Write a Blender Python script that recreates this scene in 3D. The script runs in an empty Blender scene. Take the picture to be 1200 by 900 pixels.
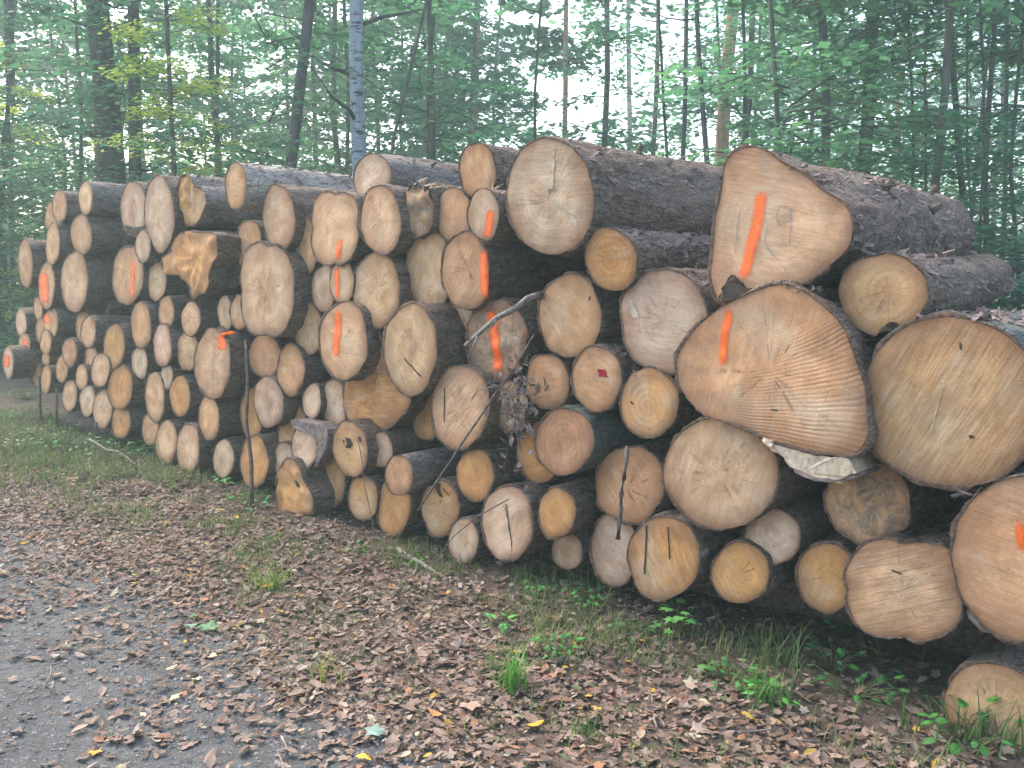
import bpy, math, random
from mathutils import Vector, Matrix, noise
R = math.radians
random.seed(7)
S = bpy.context.scene
COL = S.collection

# ------------------------------------------------------------------ camera, sky, sun, exposure
F = 1050.0                    # focal length in pixels of the 1200 px wide photograph
CAMZ = 1.55
PITCH = R(6.5)
cam_d = bpy.data.cameras.new('camera')
cam = bpy.data.objects.new('camera', cam_d)
COL.objects.link(cam)
cam.location = (0, 0, CAMZ)
cam.rotation_euler = (R(90) - PITCH, 0, 0)
cam_d.sensor_width = 36.0
cam_d.lens = 36.0 * F / 1200.0
cam_d.clip_start = 0.05
cam_d.clip_end = 1000
S.camera = cam
SUN_EL, SUN_AZ = R(45), R(318)          # azimuth measured clockwise from +Y
world = bpy.data.worlds.new('World')
S.world = world
world.use_nodes = True
nt = world.node_tree
bg = nt.nodes['Background']
sky = nt.nodes.new('ShaderNodeTexSky')
sky.sky_type = 'NISHITA'
sky.sun_disc = False
sky.sun_elevation = SUN_EL
sky.sun_rotation = SUN_AZ
sky.dust_density = 4.0
sky.air_density = 1.0
nt.links.new(sky.outputs[0], bg.inputs[0])
bg.inputs[1].default_value = 0.15
sl = bpy.data.lights.new('sun', 'SUN')
sl.energy = 1.2
sl.angle = R(25)
sl.color = (1.0, 0.90, 0.76)
so = bpy.data.objects.new('sun', sl)
COL.objects.link(so)
sd = Vector((math.sin(SUN_AZ) * math.cos(SUN_EL), math.cos(SUN_AZ) * math.cos(SUN_EL), math.sin(SUN_EL)))
so.rotation_euler = sd.to_track_quat('Z', 'Y').to_euler()
so.location = sd * 30
S.view_settings.view_transform = 'Standard'
S.view_settings.look = 'None'
S.view_settings.gamma = 1.0
S.view_settings.exposure = 2.25

# ------------------------------------------------------------------ geometry of the place
PD = 3.19 * math.sqrt(2) / 2 * 1.0      # placeholder, real value set below
TD = Vector((math.sqrt(.5), -math.sqrt(.5), 0))    # along the front of the pile, towards the camera's right
ND = Vector((math.sqrt(.5), math.sqrt(.5), 0))     # into the pile
PILE_W = 3.19                                      # distance of the pile's front from the camera, along ND

def ray(px, py):
    u = (px - 600.0) / F
    v = (450.0 - py) / F
    c, s = math.cos(PITCH), math.sin(PITCH)
    return Vector((u, c + v * s, v * c - s))

def on_pile(px, py, d=0.0):
    r = ray(px, py)
    k = (PILE_W + d) / r.dot(ND)
    return Vector((0, 0, CAMZ)) + r * k

def on_ground(px, py, z=0.0):
    r = ray(px, py)
    k = (z - CAMZ) / r.z
    return Vector((0, 0, CAMZ)) + r * k

def at_dist(px, py, y):
    r = ray(px, py)
    return Vector((0, 0, CAMZ)) + r * (y / r.y)

# ------------------------------------------------------------------ object helpers
def tag(o, label=None, cat=None, group=None, kind=None):
    if label: o['label'] = label
    if cat: o['category'] = cat
    if group: o['group'] = group
    if kind: o['kind'] = kind
    return o

def empty(name, loc=(0, 0, 0), rz=0.0):
    o = bpy.data.objects.new(name, None)
    o.empty_display_size = 0.1
    COL.objects.link(o)
    o.location = loc
    o.rotation_euler = (0, 0, rz)
    return o

def make_mesh(name, verts, faces, mat, smooth=True, attrs=None, mats=None, fmat=None):
    me = bpy.data.meshes.new(name)
    me.from_pydata([tuple(v) for v in verts], [], faces)
    if mats:
        for m in mats: me.materials.append(m)
        if fmat: me.polygons.foreach_set('material_index', fmat)
    else:
        me.materials.append(mat)
    if smooth:
        me.polygons.foreach_set('use_smooth', [True] * len(me.polygons))
    for an, vals in (attrs or {}).items():
        a = me.attributes.new(an, 'FLOAT', 'POINT')
        a.data.foreach_set('value', vals)
    me.update()
    return me

def put(name, me, parent=None, color=None, loc=None, rot=None, scale=None):
    o = bpy.data.objects.new(name, me)
    COL.objects.link(o)
    if parent: o.parent = parent
    if color: o.color = (*color, 1.0)
    if loc is not None: o.location = loc
    if rot is not None: o.rotation_euler = rot
    if scale is not None: o.scale = scale
    return o

def tube(pts, radii, sides=7):
    V = []; Fs = []
    n = len(pts)
    pts = [Vector(p) for p in pts]
    for i, p in enumerate(pts):
        t = (pts[min(i + 1, n - 1)] - pts[max(i - 1, 0)]).normalized()
        u = t.cross(Vector((0, 0, 1)))
        if u.length < .1: u = t.cross(Vector((1, 0, 0)))
        u.normalize(); v = t.cross(u)
        for s in range(sides):
            a = 2 * math.pi * s / sides
            V.append(p + (u * math.cos(a) + v * math.sin(a)) * radii[i])
    for i in range(n - 1):
        for s in range(sides):
            q = (s + 1) % sides
            Fs.append((i * sides + s, i * sides + q, (i + 1) * sides + q, (i + 1) * sides + s))
    Fs.append(tuple(range(sides))[::-1]); Fs.append(tuple((n - 1) * sides + s for s in range(sides)))
    return V, Fs
# ------------------------------------------------------------------ materials
class N:
    """small node-graph helper"""
    def __init__(self, name):
        self.m = bpy.data.materials.new(name)
        self.m.use_nodes = True
        self.t = self.m.node_tree
        self.t.nodes.clear()
        self.out = self.t.nodes.new('ShaderNodeOutputMaterial')
    def n(self, typ, **kw):
        nd = self.t.nodes.new(typ)
        for k, v in kw.items():
            if k == 'inp':
                for ik, iv in v.items():
                    if hasattr(iv, 'is_output') or isinstance(iv, bpy.types.NodeSocket):
                        self.t.links.new(iv, nd.inputs[ik])
                    else:
                        nd.inputs[ik].default_value = iv
            else:
                setattr(nd, k, v)
        return nd
    def noise(self, vec, scale, detail=4, rough=.55, dist=0.0):
        return self.n('ShaderNodeTexNoise', inp={'Vector': vec, 'Scale': scale, 'Detail': detail, 'Roughness': rough, 'Distortion': dist}).outputs['Fac']
    def ramp(self, fac, stops):
        nd = self.n('ShaderNodeValToRGB', inp={'Fac': fac})
        els = nd.color_ramp.elements
        while len(els) < len(stops): els.new(0.5)
        for e, (p, c) in zip(els, stops):
            e.position = p
            e.color = (*c, 1) if not isinstance(c, (int, float)) else (c, c, c, 1)
        return nd.outputs['Color']
    def mix(self, fac, a, b, mode='MIX'):
        nd = self.n('ShaderNodeMix', data_type='RGBA', blend_type=mode)
        for i, v in ((0, fac), (6, a), (7, b)):
            if isinstance(v, bpy.types.NodeSocket): self.t.links.new(v, nd.inputs[i])
            else: nd.inputs[i].default_value = v if i == 0 else ((*v, 1) if len(v) == 3 else v)
        return nd.outputs[2]
    def math(self, op, a, b=0.0, clamp=False):
        nd = self.n('ShaderNodeMath', operation=op, use_clamp=clamp)
        for i, v in ((0, a), (1, b)):
            if isinstance(v, bpy.types.NodeSocket): self.t.links.new(v, nd.inputs[i])
            else: nd.inputs[i].default_value = v
        return nd.outputs[0]
    def attr(self, name):
        return self.n('ShaderNodeAttribute', attribute_name=name).outputs['Fac']
    def scalev(self, vec, sc, rot=(0, 0, 0), loc=(0, 0, 0)):
        nd = self.n('ShaderNodeMapping', inp={'Vector': vec, 'Scale': sc})
        for k, v in (('Rotation', rot), ('Location', loc)):
            if isinstance(v, bpy.types.NodeSocket): self.t.links.new(v, nd.inputs[k])
            else: nd.inputs[k].default_value = v
        return nd.outputs[0]
    def obj(self): return self.n('ShaderNodeTexCoord').outputs['Object']
    def pos(self): return self.n('ShaderNodeNewGeometry').outputs['Position']
    def finish(self, color, rough=.85, bump=None, bstr=.3, bdist=.01, spec=.25, trans=None):
        p = self.n('ShaderNodeBsdfPrincipled')
        for k, v in (('Base Color', color), ('Roughness', rough), ('Specular IOR Level', spec)):
            if isinstance(v, bpy.types.NodeSocket): self.t.links.new(v, p.inputs[k])
            else: p.inputs[k].default_value = (*v, 1) if k == 'Base Color' else v
        if bump is not None:
            b = self.n('ShaderNodeBump', inp={'Height': bump, 'Strength': bstr, 'Distance': bdist})
            self.t.links.new(b.outputs[0], p.inputs['Normal'])
        sh = p.outputs[0]
        if trans:
            tr = self.n('ShaderNodeBsdfTranslucent')
            if isinstance(color, bpy.types.NodeSocket): self.t.links.new(color, tr.inputs['Color'])
            mx = self.n('ShaderNodeMixShader', inp={0: trans, 1: sh, 2: tr.outputs[0]})
            sh = mx.outputs[0]
        self.t.links.new(sh, self.out.inputs[0])
        return self.m

def mat_cut(name, ringy=0.35, sawy=0.35, coarse_saw=False, mud=0.0):
    g = N(name)
    oi = g.n('ShaderNodeObjectInfo')
    rnd = oi.outputs['Random']
    o = g.obj()
    off = g.n('ShaderNodeCombineXYZ', inp={'X': g.math('MULTIPLY', rnd, 37.0), 'Y': g.math('MULTIPLY', rnd, 91.0), 'Z': g.math('MULTIPLY', rnd, 53.0)}).outputs[0]
    ov = g.n('ShaderNodeVectorMath', operation='ADD', inp={0: o, 1: off}).outputs[0]
    base = oi.outputs['Color']
    # broad mottling, darker heart / damp patches
    m1 = g.noise(ov, 6.0, 4, .6, .6)
    c = g.mix(g.ramp(m1, [(.36, 0.0), (.62, .8)]), base, g.mix(.62, base, (.30, .135, .055)))
    m1b = g.noise(ov, 3.2, 3, .5, .3)
    c = g.mix(g.ramp(m1b, [(.52, 0.0), (.72, .55)]), c, (.62, .50, .36))
    # growth rings round the pith (slightly off centre)
    dx = g.math('SUBTRACT', g.math('MULTIPLY', rnd, .04), .02)
    rc = g.n('ShaderNodeVectorMath', operation='ADD', inp={0: o, 1: g.n('ShaderNodeCombineXYZ', inp={'X': dx, 'Y': 0.0, 'Z': dx}).outputs[0]}).outputs[0]
    w = g.n('ShaderNodeTexWave', wave_type='RINGS', rings_direction='Y', wave_profile='SIN',
            inp={'Vector': rc, 'Scale': 11.0, 'Distortion': 2.2, 'Detail': 3.0, 'Detail Scale': 2.5}).outputs['Fac']
    wf = g.n('ShaderNodeTexWave', wave_type='RINGS', rings_direction='Y',
            inp={'Vector': rc, 'Scale': 37.0, 'Distortion': 1.6, 'Detail': 2.0, 'Detail Scale': 3.0}).outputs['Fac']
    rm = g.math('MULTIPLY', g.math('ADD', g.math('MULTIPLY', w, .6), g.math('MULTIPLY', wf, .4)), g.ramp(g.noise(ov, 5.0, 2), [(.35, .15), (.65, 1.0)]))
    c = g.mix(g.math('MULTIPLY', rm, ringy), c, g.mix(.75, c, (.24, .12, .05)))
    # saw marks: fine parallel scratches in a direction of each log's own
    rot = g.n('ShaderNodeCombineXYZ', inp={'X': 0.0, 'Y': g.math('MULTIPLY', rnd, 6.28), 'Z': 0.0}).outputs[0]
    sv = g.scalev(ov, (9.0, 9.0, 150.0), rot)
    # rotate about the log axis first
    vr = g.n('ShaderNodeVectorRotate', rotation_type='Y_AXIS', inp={'Vector': o, 'Angle': g.math('MULTIPLY', rnd, 6.28)}).outputs[0]
    sv = g.n('ShaderNodeVectorMath', operation='MULTIPLY', inp={0: vr, 1: (7.0, 7.0, 130.0)}).outputs[0]
    saw = g.noise(sv, 1.0, 3, .6)
    c = g.mix(g.math('MULTIPLY', g.ramp(saw, [(.42, 0.0), (.62, 1.0)]), sawy), c, g.mix(.6, c, (.22, .12, .06)))
    sv2 = g.n('ShaderNodeVectorMath', operation='MULTIPLY', inp={0: vr, 1: (5.0, 5.0, 40.0)}).outputs[0]
    saw2 = g.noise(sv2, 1.0, 3, .6)
    c = g.mix(g.math('MULTIPLY', g.ramp(saw2, [(.5, 0.0), (.7, 1.0)]), .28), c, (.72, .56, .38))
    # fibre grain
    fg = g.noise(ov, 160.0, 2, .7)
    c = g.mix(g.math('MULTIPLY', g.ramp(fg, [(.35, 1.0), (.6, 0.0)]), .22), c, g.mix(.7, c, (.16, .09, .05)))
    fg2 = g.noise(ov, 70.0, 2, .7)
    c = g.mix(g.ramp(fg2, [(.60, 0.0), (.72, .25)]), c, (.72, .60, .45))
    # drying checks: thin dark radial cracks on some ends
    rxyz = g.n('ShaderNodeSeparateXYZ', inp={0: rc})
    ang = g.math('ARCTAN2', rxyz.outputs['Z'], rxyz.outputs['X'])
    av = g.n('ShaderNodeCombineXYZ', inp={'X': g.math('ADD', g.math('MULTIPLY', ang, 1.9), g.math('MULTIPLY', g.noise(o, 18.0, 2), .16)), 'Y': g.math('MULTIPLY', rnd, 41.0), 'Z': 0.0}).outputs[0]
    ck = g.n('ShaderNodeTexVoronoi', feature='DISTANCE_TO_EDGE', inp={'Vector': av, 'Scale': 1.0}).outputs['Distance']
    ckm = g.math('MULTIPLY', g.ramp(g.attr('rad'), [(.05, .9), (.75, .15)]), g.math('GREATER_THAN', g.math('FRACT', g.math('MULTIPLY', rnd, 13.7)), .45))
    ckm = g.math('MULTIPLY', ckm, g.ramp(g.noise(ov, 16.0, 2), [(.45, 0.0), (.6, 1.0)]))
    c = g.mix(g.math('MULTIPLY', g.ramp(ck, [(.012, 1.0), (.04, 0.0)]), ckm), c, (.09, .05, .03))
    hm = g.math('GREATER_THAN', g.math('FRACT', g.math('MULTIPLY', rnd, 7.31)), .6)
    hr = g.math('ADD', g.attr('rad'), g.math('MULTIPLY', g.math('SUBTRACT', g.noise(ov, 10.0, 3), .5), .5))
    c = g.mix(g.math('MULTIPLY', g.ramp(hr, [(.28, .45), (.5, 0.0)]), hm), c, g.mix(.5, c, (.30, .12, .045)))
    # dried mud and grey weathering
    c = g.mix(g.ramp(g.noise(ov, 4.2, 6, .75, .8), [(.60, 0.0), (.68, .5)]), c, g.mix(.6, c, (.16, .12, .09)))
    # spots
    sp = g.n('ShaderNodeTexVoronoi', inp={'Vector': ov, 'Scale': 22.0}).outputs['Distance']
    c = g.mix(g.math('MULTIPLY', g.ramp(sp, [(.05, 1.0), (.13, 0.0)]), g.ramp(g.noise(ov, 9.0), [(.56, 0.0), (.62, .75)])), c, (.07, .05, .035))
    if mud:
        c = g.mix(g.ramp(g.noise(ov, 11.0, 6, .75, 1.0), [(.38, mud), (.60, 0.0)]), c, g.mix(g.noise(ov, 60.0, 3), (.06, .05, .045), (.20, .165, .14)))
    # sapwood and cambium rim (a ring that belongs to the wood)
    rad = g.math('ADD', g.attr('rad'), g.math('MULTIPLY', g.math('SUBTRACT', g.noise(ov, 14.0, 3), .5), .22))
    c = g.mix(g.ramp(rad, [(.55, 0.0), (.9, .55), (1.0, .92)]), c, g.mix(.6, g.mix(.5, c, (.27, .10, .045)), (.17, .085, .05)))
    h = g.math('ADD', g.math('MULTIPLY', saw, .6), g.math('ADD', g.math('MULTIPLY', fg, .5), g.math('MULTIPLY', saw2, .8)))
    if coarse_saw:
        # steps left by the chain saw: parallel, slightly bowed ridges fanning over the right half
        xyz = g.n('ShaderNodeSeparateXYZ', inp={0: o})
        X, Z = xyz.outputs['X'], xyz.outputs['Z']
        t = g.math('ADD', g.math('ADD', g.math('MULTIPLY', Z, .92), g.math('MULTIPLY', g.math('MULTIPLY', X, Z), -1.1)), g.math('MULTIPLY', X, -.22))
        t = g.math('ADD', t, g.math('MULTIPLY', g.noise(o, 5.0, 3), .02))
        wv = g.math('SINE', g.math('MULTIPLY', t, 520.0))
        wv = g.math('MULTIPLY', g.math('ADD', wv, 1.0), .5)
        mk = g.math('ADD', g.math('MULTIPLY', X, 3.6), g.math('ADD', g.math('MULTIPLY', Z, -3.2), .45), clamp=True)
        mk = g.math('MULTIPLY', mk, g.ramp(g.noise(g.scalev(o, (.5, 1, 2.5)), 9.0, 4), [(.35, .05), (.65, 1.0)]))
        c = g.mix(g.math('MULTIPLY', g.math('MULTIPLY', g.math('POWER', wv, 2.0), mk), .26), c, (.16, .10, .07))
        h = g.math('ADD', g.math('MULTIPLY', h, .3), g.math('MULTIPLY', g.math('MULTIPLY', wv, mk), -.22))
        return g.finish(c, .85, h, .8, .010, .15)
    return g.finish(c, .85, h, .45, .006, .15)

def mat_bark(name, c0, c1, c2, moss=0.0, peel=0.25):
    g = N(name)
    oi = g.n('ShaderNodeObjectInfo')
    rnd = oi.outputs['Random']
    off = g.n('ShaderNodeCombineXYZ', inp={'X': g.math('MULTIPLY', rnd, 37.0), 'Y': g.math('MULTIPLY', rnd, 91.0), 'Z': 0.0}).outputs[0]
    ov = g.n('ShaderNodeVectorMath', operation='ADD', inp={0: g.obj(), 1: off}).outputs[0]
    sv = g.scalev(ov, (1.0, .45, 1.0))
    n1 = g.noise(sv, 9.0, 6, .65, .8)
    vo = g.n('ShaderNodeTexVoronoi', feature='DISTANCE_TO_EDGE', inp={'Vector': g.n('ShaderNodeVectorMath', operation='ADD', inp={0: sv, 1: g.scalev(g.n('ShaderNodeTexNoise', inp={'Vector': sv, 'Scale': 9.0}).outputs['Color'], (.13, .13, .13))}).outputs[0], 'Scale': 30.0}).outputs['Distance']
    n2 = g.noise(sv, 45.0, 5, .7)
    c = g.mix(g.ramp(n1, [(.35, 0.0), (.65, 1.0)]), c0, c1)
    c = g.mix(g.ramp(n2, [(.45, 0.0), (.75, .8)]), c, c2)
    c = g.mix(g.ramp(g.noise(sv, 4.0, 5, .7, .5), [(.45, 0.0), (.7, .6)]), c, c2)
    c = g.mix(g.ramp(g.noise(g.scalev(ov, (1.0, .25, 1.0)), 26.0, 4, .7), [(.55, 0.0), (.66, .7)]), c, (.045, .036, .034))
    c = g.mix(g.math('MULTIPLY', g.ramp(vo, [(.0, .55), (.07, 0.0)]), g.ramp(n1, [(.4, .2), (.6, 1.0)])), c, (.03, .024, .022))
    c = g.mix(g.ramp(g.noise(sv, 3.5, 5, .7, 1.0), [(.58, 0.0), (.63, peel)]), c, (.30, .19, .13))
    if moss > 0:
        c = g.mix(g.ramp(g.noise(ov, 2.5, 5, .7), [(.42, 0.0), (.62, moss)]), c, (.10, .14, .115))
    h = g.math('ADD', g.math('MULTIPLY', g.ramp(vo, [(0, 0.0), (.12, 1.0)]), .35), g.math('ADD', n2, g.math('MULTIPLY', n1, 1.4)))
    return g.finish(c, .92, h, 1.0, .02, .15)

M = {}
M['cut'] = mat_cut('cut_wood')
M['cut_ringy'] = mat_cut('cut_wood_ringed', .75, .15)
M['cut_sawn'] = mat_cut('cut_wood_sawn', .2, .8)
M['cut_ridged'] = mat_cut('cut_wood_ridged', .1, .2, True)
M['cut_mud'] = mat_cut('cut_wood_muddy', .3, .2, False, .95)
M['bark_peeled'] = mat_bark('peeled_bark', (.24, .19, .16), (.42, .36, .31), (.56, .50, .44), 0, .5)
M['bark'] = mat_bark('spruce_bark', (.088, .058, .043), (.180, .130, .100), (.31, .245, .20))
M['bark_moss'] = mat_bark('mossy_bark', (.075, .075, .066), (.15, .15, .135), (.24, .25, .235), .8, .1)
M['bark_grey'] = mat_bark('grey_bark', (.105, .088, .078), (.20, .17, .15), (.36, .31, .28), 0, .35)
def mat_simple(name, c0, c1, scale=30, rough=.85, bump=.3, trans=None, spec=.2):
    g = N(name)
    o = g.obj()
    n1 = g.noise(o, scale, 4, .6)
    return g.finish(g.mix(g.ramp(n1, [(.35, 0.0), (.65, 1.0)]), c0, c1), rough, n1, bump, .005, spec, trans)
M['inner_bark'] = mat_simple('inner_bark', (.22, .13, .09), (.36, .25, .19), 25)
M['rim'] = mat_simple('bark_rim', (.075, .045, .032), (.19, .12, .085), 60)
M['flap'] = mat_simple('bark_flap', (.12, .085, .075), (.25, .19, .17), 30)
M['splinter'] = mat_simple('splintered_wood', (.40, .29, .19), (.60, .49, .37), 40)
M['pencil'] = mat_simple('pencil_scrawl', (.20, .19, .20), (.28, .27, .27), 90)
M['twig'] = mat_simple('twig_bark', (.075, .055, .048), (.17, .14, .125), 40)
M['stake'] = mat_simple('stake_bark', (.085, .05, .042), (.17, .11, .095), 30)
M['twig_pale'] = mat_simple('bare_twig', (.11, .095, .085), (.26, .23, .205), 40)
M['deadleaf'] = mat_simple('dead_clump_leaf', (.10, .075, .065), (.27, .22, .20), 20, trans=.15)
M['redtag'] = mat_simple('red_tag', (.26, .02, .03), (.33, .03, .05), 40)
def mat_paint():
    g = N('orange_spray_paint')
    o = g.obj()
    n1 = g.noise(o, 130, 3, .8)
    n2 = g.noise(o, 25, 3, .6)
    c = g.mix(g.ramp(n2, [(.35, 0.0), (.7, 1.0)]), (.95, .115, .006), (1.0, .19, .012))
    p = g.n('ShaderNodeBsdfPrincipled', inp={'Base Color': c, 'Roughness': .6})
    tr = g.n('ShaderNodeBsdfTransparent')
    e = g.math('ADD', g.attr('cover'), g.math('MULTIPLY', g.math('SUBTRACT', n1, .5), .9))
    mx = g.n('ShaderNodeMixShader', inp={0: g.ramp(e, [(.12, 0.0), (.95, .93)]), 1: tr.outputs[0], 2: p.outputs[0]})
    g.t.links.new(mx.outputs[0], g.out.inputs[0])
    return g.m
M['paint'] = mat_paint()

# ------------------------------------------------------------------ THE LOGS
# every log end as seen: (x, y, half width, half height, tone, recess, landmark key)
TONE = {'p': (.77, .540, .375), 'c': (.75, .470, .270), 't': (.69, .395, .195), 'o': (.69, .335, .110),
        'r': (.67, .350, .185), 'd': (.46, .30, .18)}
TWORD = {'p': 'pale whitish', 'c': 'cream', 't': 'tan', 'o': 'honey orange', 'r': 'reddish', 'd': 'weathered brown'}
LOGS = [
 (61,256,7.5,17,'t',.10,''), (70,242,8.5,18.5,'t',.05,''), (101,232,9,18.5,'c',0,'topleft'), (62,286,9,24,'t',0,''),
 (95,275,12,22,'t',0,''), (30,309,8.5,27,'t',0,'leftoval'), (55,335,9.5,26,'t',-.02,'orangehalf'), (88,330,14,34,'c',0,''),
 (157,245,14,31,'p',.04,'hollow'), (187,250,16,42,'p',-.05,'longpale'), (168,289,8.5,18,'p',-.02,''), (150,322,16,31,'t',0,'stripe_ul'),
 (184,330,10,22,'c',.06,''), (277,218,12.5,26,'o',-.12,'honeytop'), (327,254,18,37,'c',-.04,''), (292,288,15,28,'r',.12,''),
 (313,341,29.5,52,'c',-.08,'tallblock'), (355,289,18,35,'t',.04,''), (393,267,28,40,'c',-.04,'stripe_square'), (446,258,24,39,'c',-.06,''),
 (437,208,20.5,27,'p',.10,'roundtop'), (489,247,18.5,29,'d',.0,'frayed'), (531,252,19.5,31,'r',.05,''), (560,201,19.5,32,'t',.05,''),
 (567,251,17,29,'p',-.10,'stripe_pale'), (645,231,48,65,'p',-.10,'bigpale'), (502,316,26.5,45,'c',.06,''), (547,318,27.5,42,'t',-.03,'stripe_edge'),
 (441,341,26,42,'c',-.02,''), (380,337,13,26,'p',.04,''), (401,331,14,24,'c',-.03,'stripe_small'), (402,400,27,44,'c',-.08,'stripe_mid'),
 (361,385,15.5,31,'c',.04,''), (537,374,18,27,'p',.10,''), (481,409,31,50,'c',-.12,'crackoval'), (341,433,15,29,'t',0,''),
 (315,471,15.5,30,'p',-.02,''), (366,470,11,20,'p',.02,''), (392,473,15,28,'p',.06,''), (343,503,16,28,'t',.10,''),
 (357,524,15,26,'p',-.08,'flaplog'), (333,540,13,20,'p',.06,''), (388,564,16,29,'t',.04,''),
 (411,526,18.5,31,'t',-.08,'knotlog'), (447,527,13,20,'p',0,''), (468,557,15,23.5,'r',-.12,'greybarrel'), (426,583,15.5,25,'o',-.02,''),
 (462,594,19.5,31,'o',.0,''), (516,596,20.5,31,'o',.0,'notchlog'), (557,557,20,29,'o',-.02,''), (500,490,17,25,'o',.18,''),
 (540,478,33,47,'c',-.06,'sawlog'), (543,634,17,25,'p',-.02,'lowsmall'), (594,613,29,42,'p',-.05,'crackpale'), (653,600,20.5,29,'o',-.05,''),
 (665,645,18,21.5,'p',.08,''), (720,643,27.5,41,'p',.06,''), (738,568,37.5,43,'r',.02,'sticklog'), (778,653,41,46,'o',-.05,'grainlog'),
 (845,553,61,64,'c',-.08,'bigplain'), (660,517,32.5,38,'r',-.08,'whorl'), (632,530,24,34,'o',.10,''), (642,447,24,31,'r',.0,''),
 (699,444,27.5,37,'t',-.05,'redtag'), (762,472,32,39,'o',-.04,'ringlog'), (668,370,36,47,'t',-.02,'plainround'), (778,375,46.5,58,'p',-.02,'rosyround'),
 (716,304,28.5,35,'o',-.06,'beaklog'), (582,398,36,45,'d',.02,'dirtystripe'), (598,477,18,29,'d',.02,''),
 (1114,471,101,96,'t',-.10,'bigright'), (1036,345,50,46,'t',-.05,'notchright'), (1017,590,48,47,'t',.02,'dampend'),
 (905,629,31.5,31.5,'p',.02,''), (868,671,32,34,'o',-.02,''), (969,677,34,40,'o',.04,''), (1060,691,65,56,'c',-.05,'flathex'),
 (1207,655,88,93,'t',-.10,'rightedge'), (1164,834,58,55,'t',-.02,'lowest'),
 (10,425,6.5,18,'p',-.18,'leftmost'), (25,378,7,16,'p',0,''), (29,404,7.5,13,'t',0,'orangechip'), (45,362,6,13,'t',.06,''),
 (60,379,9.5,17,'t',0,'orangeside'), (48,388,6.5,14,'t',.06,''), (54,401,6.5,14,'t',-.03,''), (54,420,5,8,'t',.05,''),
 (44,440,5.5,13,'r',.06,''), (54,445,6.5,16,'t',-.02,''), (73,432,6.5,16,'t',0,''), (82,413,7.5,16,'r',0,''),
 (98,384,8,19,'r',.06,''), (104,389,8,17.5,'c',-.03,''), (134,406,10.5,25,'o',0,''), (166,381,12,26,'t',0,''),
 (108,423,9,18,'t',.06,''), (118,434,10,19.5,'c',-.03,''), (96,442,7,14,'c',0,''), (82,464,7.5,17.5,'c',0,''),
 (103,470,8,17.5,'p',0,'chalky'), (121,479,10,22,'c',0,''), (141,453,12.5,25.5,'o',0,''), (142,494,10,19,'o',.02,''),
 (164,425,8.5,18,'p',.02,''), (191,405,11,24,'p',-.02,'diamond'), (195,366,9,18,'t',0,''), (224,374,11.5,19.5,'c',0,''),
 (220,411,12,23,'c',.03,''), (264,367,9.5,19.5,'c',.03,''), (281,366,10,19.5,'t',.02,''), (249,426,20,40,'c',-.06,'orangecorner'),
 (311,417,19,25,'r',.06,''), (196,441,6.5,14,'p',0,''), (182,465,12,28,'c',0,''), (211,464,11,23,'o',0,''),
 (245,490,12.5,25.5,'t',0,''), (177,502,9.5,19,'t',.05,''), (195,517,11.5,25,'c',0,''), (221,526,13.5,28.5,'c',-.03,''),
 (262,538,11.5,22,'p',0,''), (299,541,15,29,'o',0,'stakelog'), (296,484,13.5,27,'o',.08,'postlog'),
 (121,360,8,16,'r',.25,''), (160,345,7,12,'r',.25,''),
]
POLY = [  # logs whose cut end is not round: outline, tone, recess, landmark key
 ([(205,280),(218,271),(233,273),(255,274),(257.5,287),(256,303),(247,318),(245,335),(240,343),(231,345),(227,351),(222,342),(218,330),(212,327),(207,322),(195,322),(186,313),(187,302),(197,295)],'o',-.06,'starlog'),
 ([(218,205),(223,208),(227,218),(233,220),(239,227),(240,237),(238,247),(233,260),(225,264),(219,262),(217,252),(213,245),(209,238),(208,230),(210,217),(212.5,208)],'o',.0,'splitlobe'),
 ([(435,383),(448,386),(452,400),(458,430),(470,455),(483,465),(480,478),(468,490),(455,501),(440,505),(420,498),(404,490),(401,470),(404,447),(420,430),(428,412),(429,394)],'o',.04,'flare'),
 ([(338,538),(346,541),(352,552),(356,566),(365,578),(366,592),(362,602),(352,604),(347,610),(338,608),(330,603),(326,590),(325,572),(326,557),(331,546)],'o',-.14,'bulge'),
 ([(850,192),(862,178),(881.5,173),(899,178),(920,193.5),(944.5,206),(962,222),(986.5,237),(997,251.5),(1000,272.5),(995,290),(976,307.5),(955,323),(934,334),(913,337),(895.5,342),(881.5,349.5),(855,356.5),(838,348),(832.5,325),(834,297),(838,255),(845,220)],'c',-.10,'shield'),
 ([(913,334),(934,338),(955,351.5),(979.5,372.5),(993.5,393.5),(1004,425),(1013,453),(1016,484.5),(1017,509),(1006,528),(990,533),(955,528),(920,520),(895.5,512),(867.5,498.5),(825.5,486),(801,460),(794,435.5),(796,414.5),(811.5,390),(843,362),(878,344)],'t',-.16,'ridged'),
]
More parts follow.
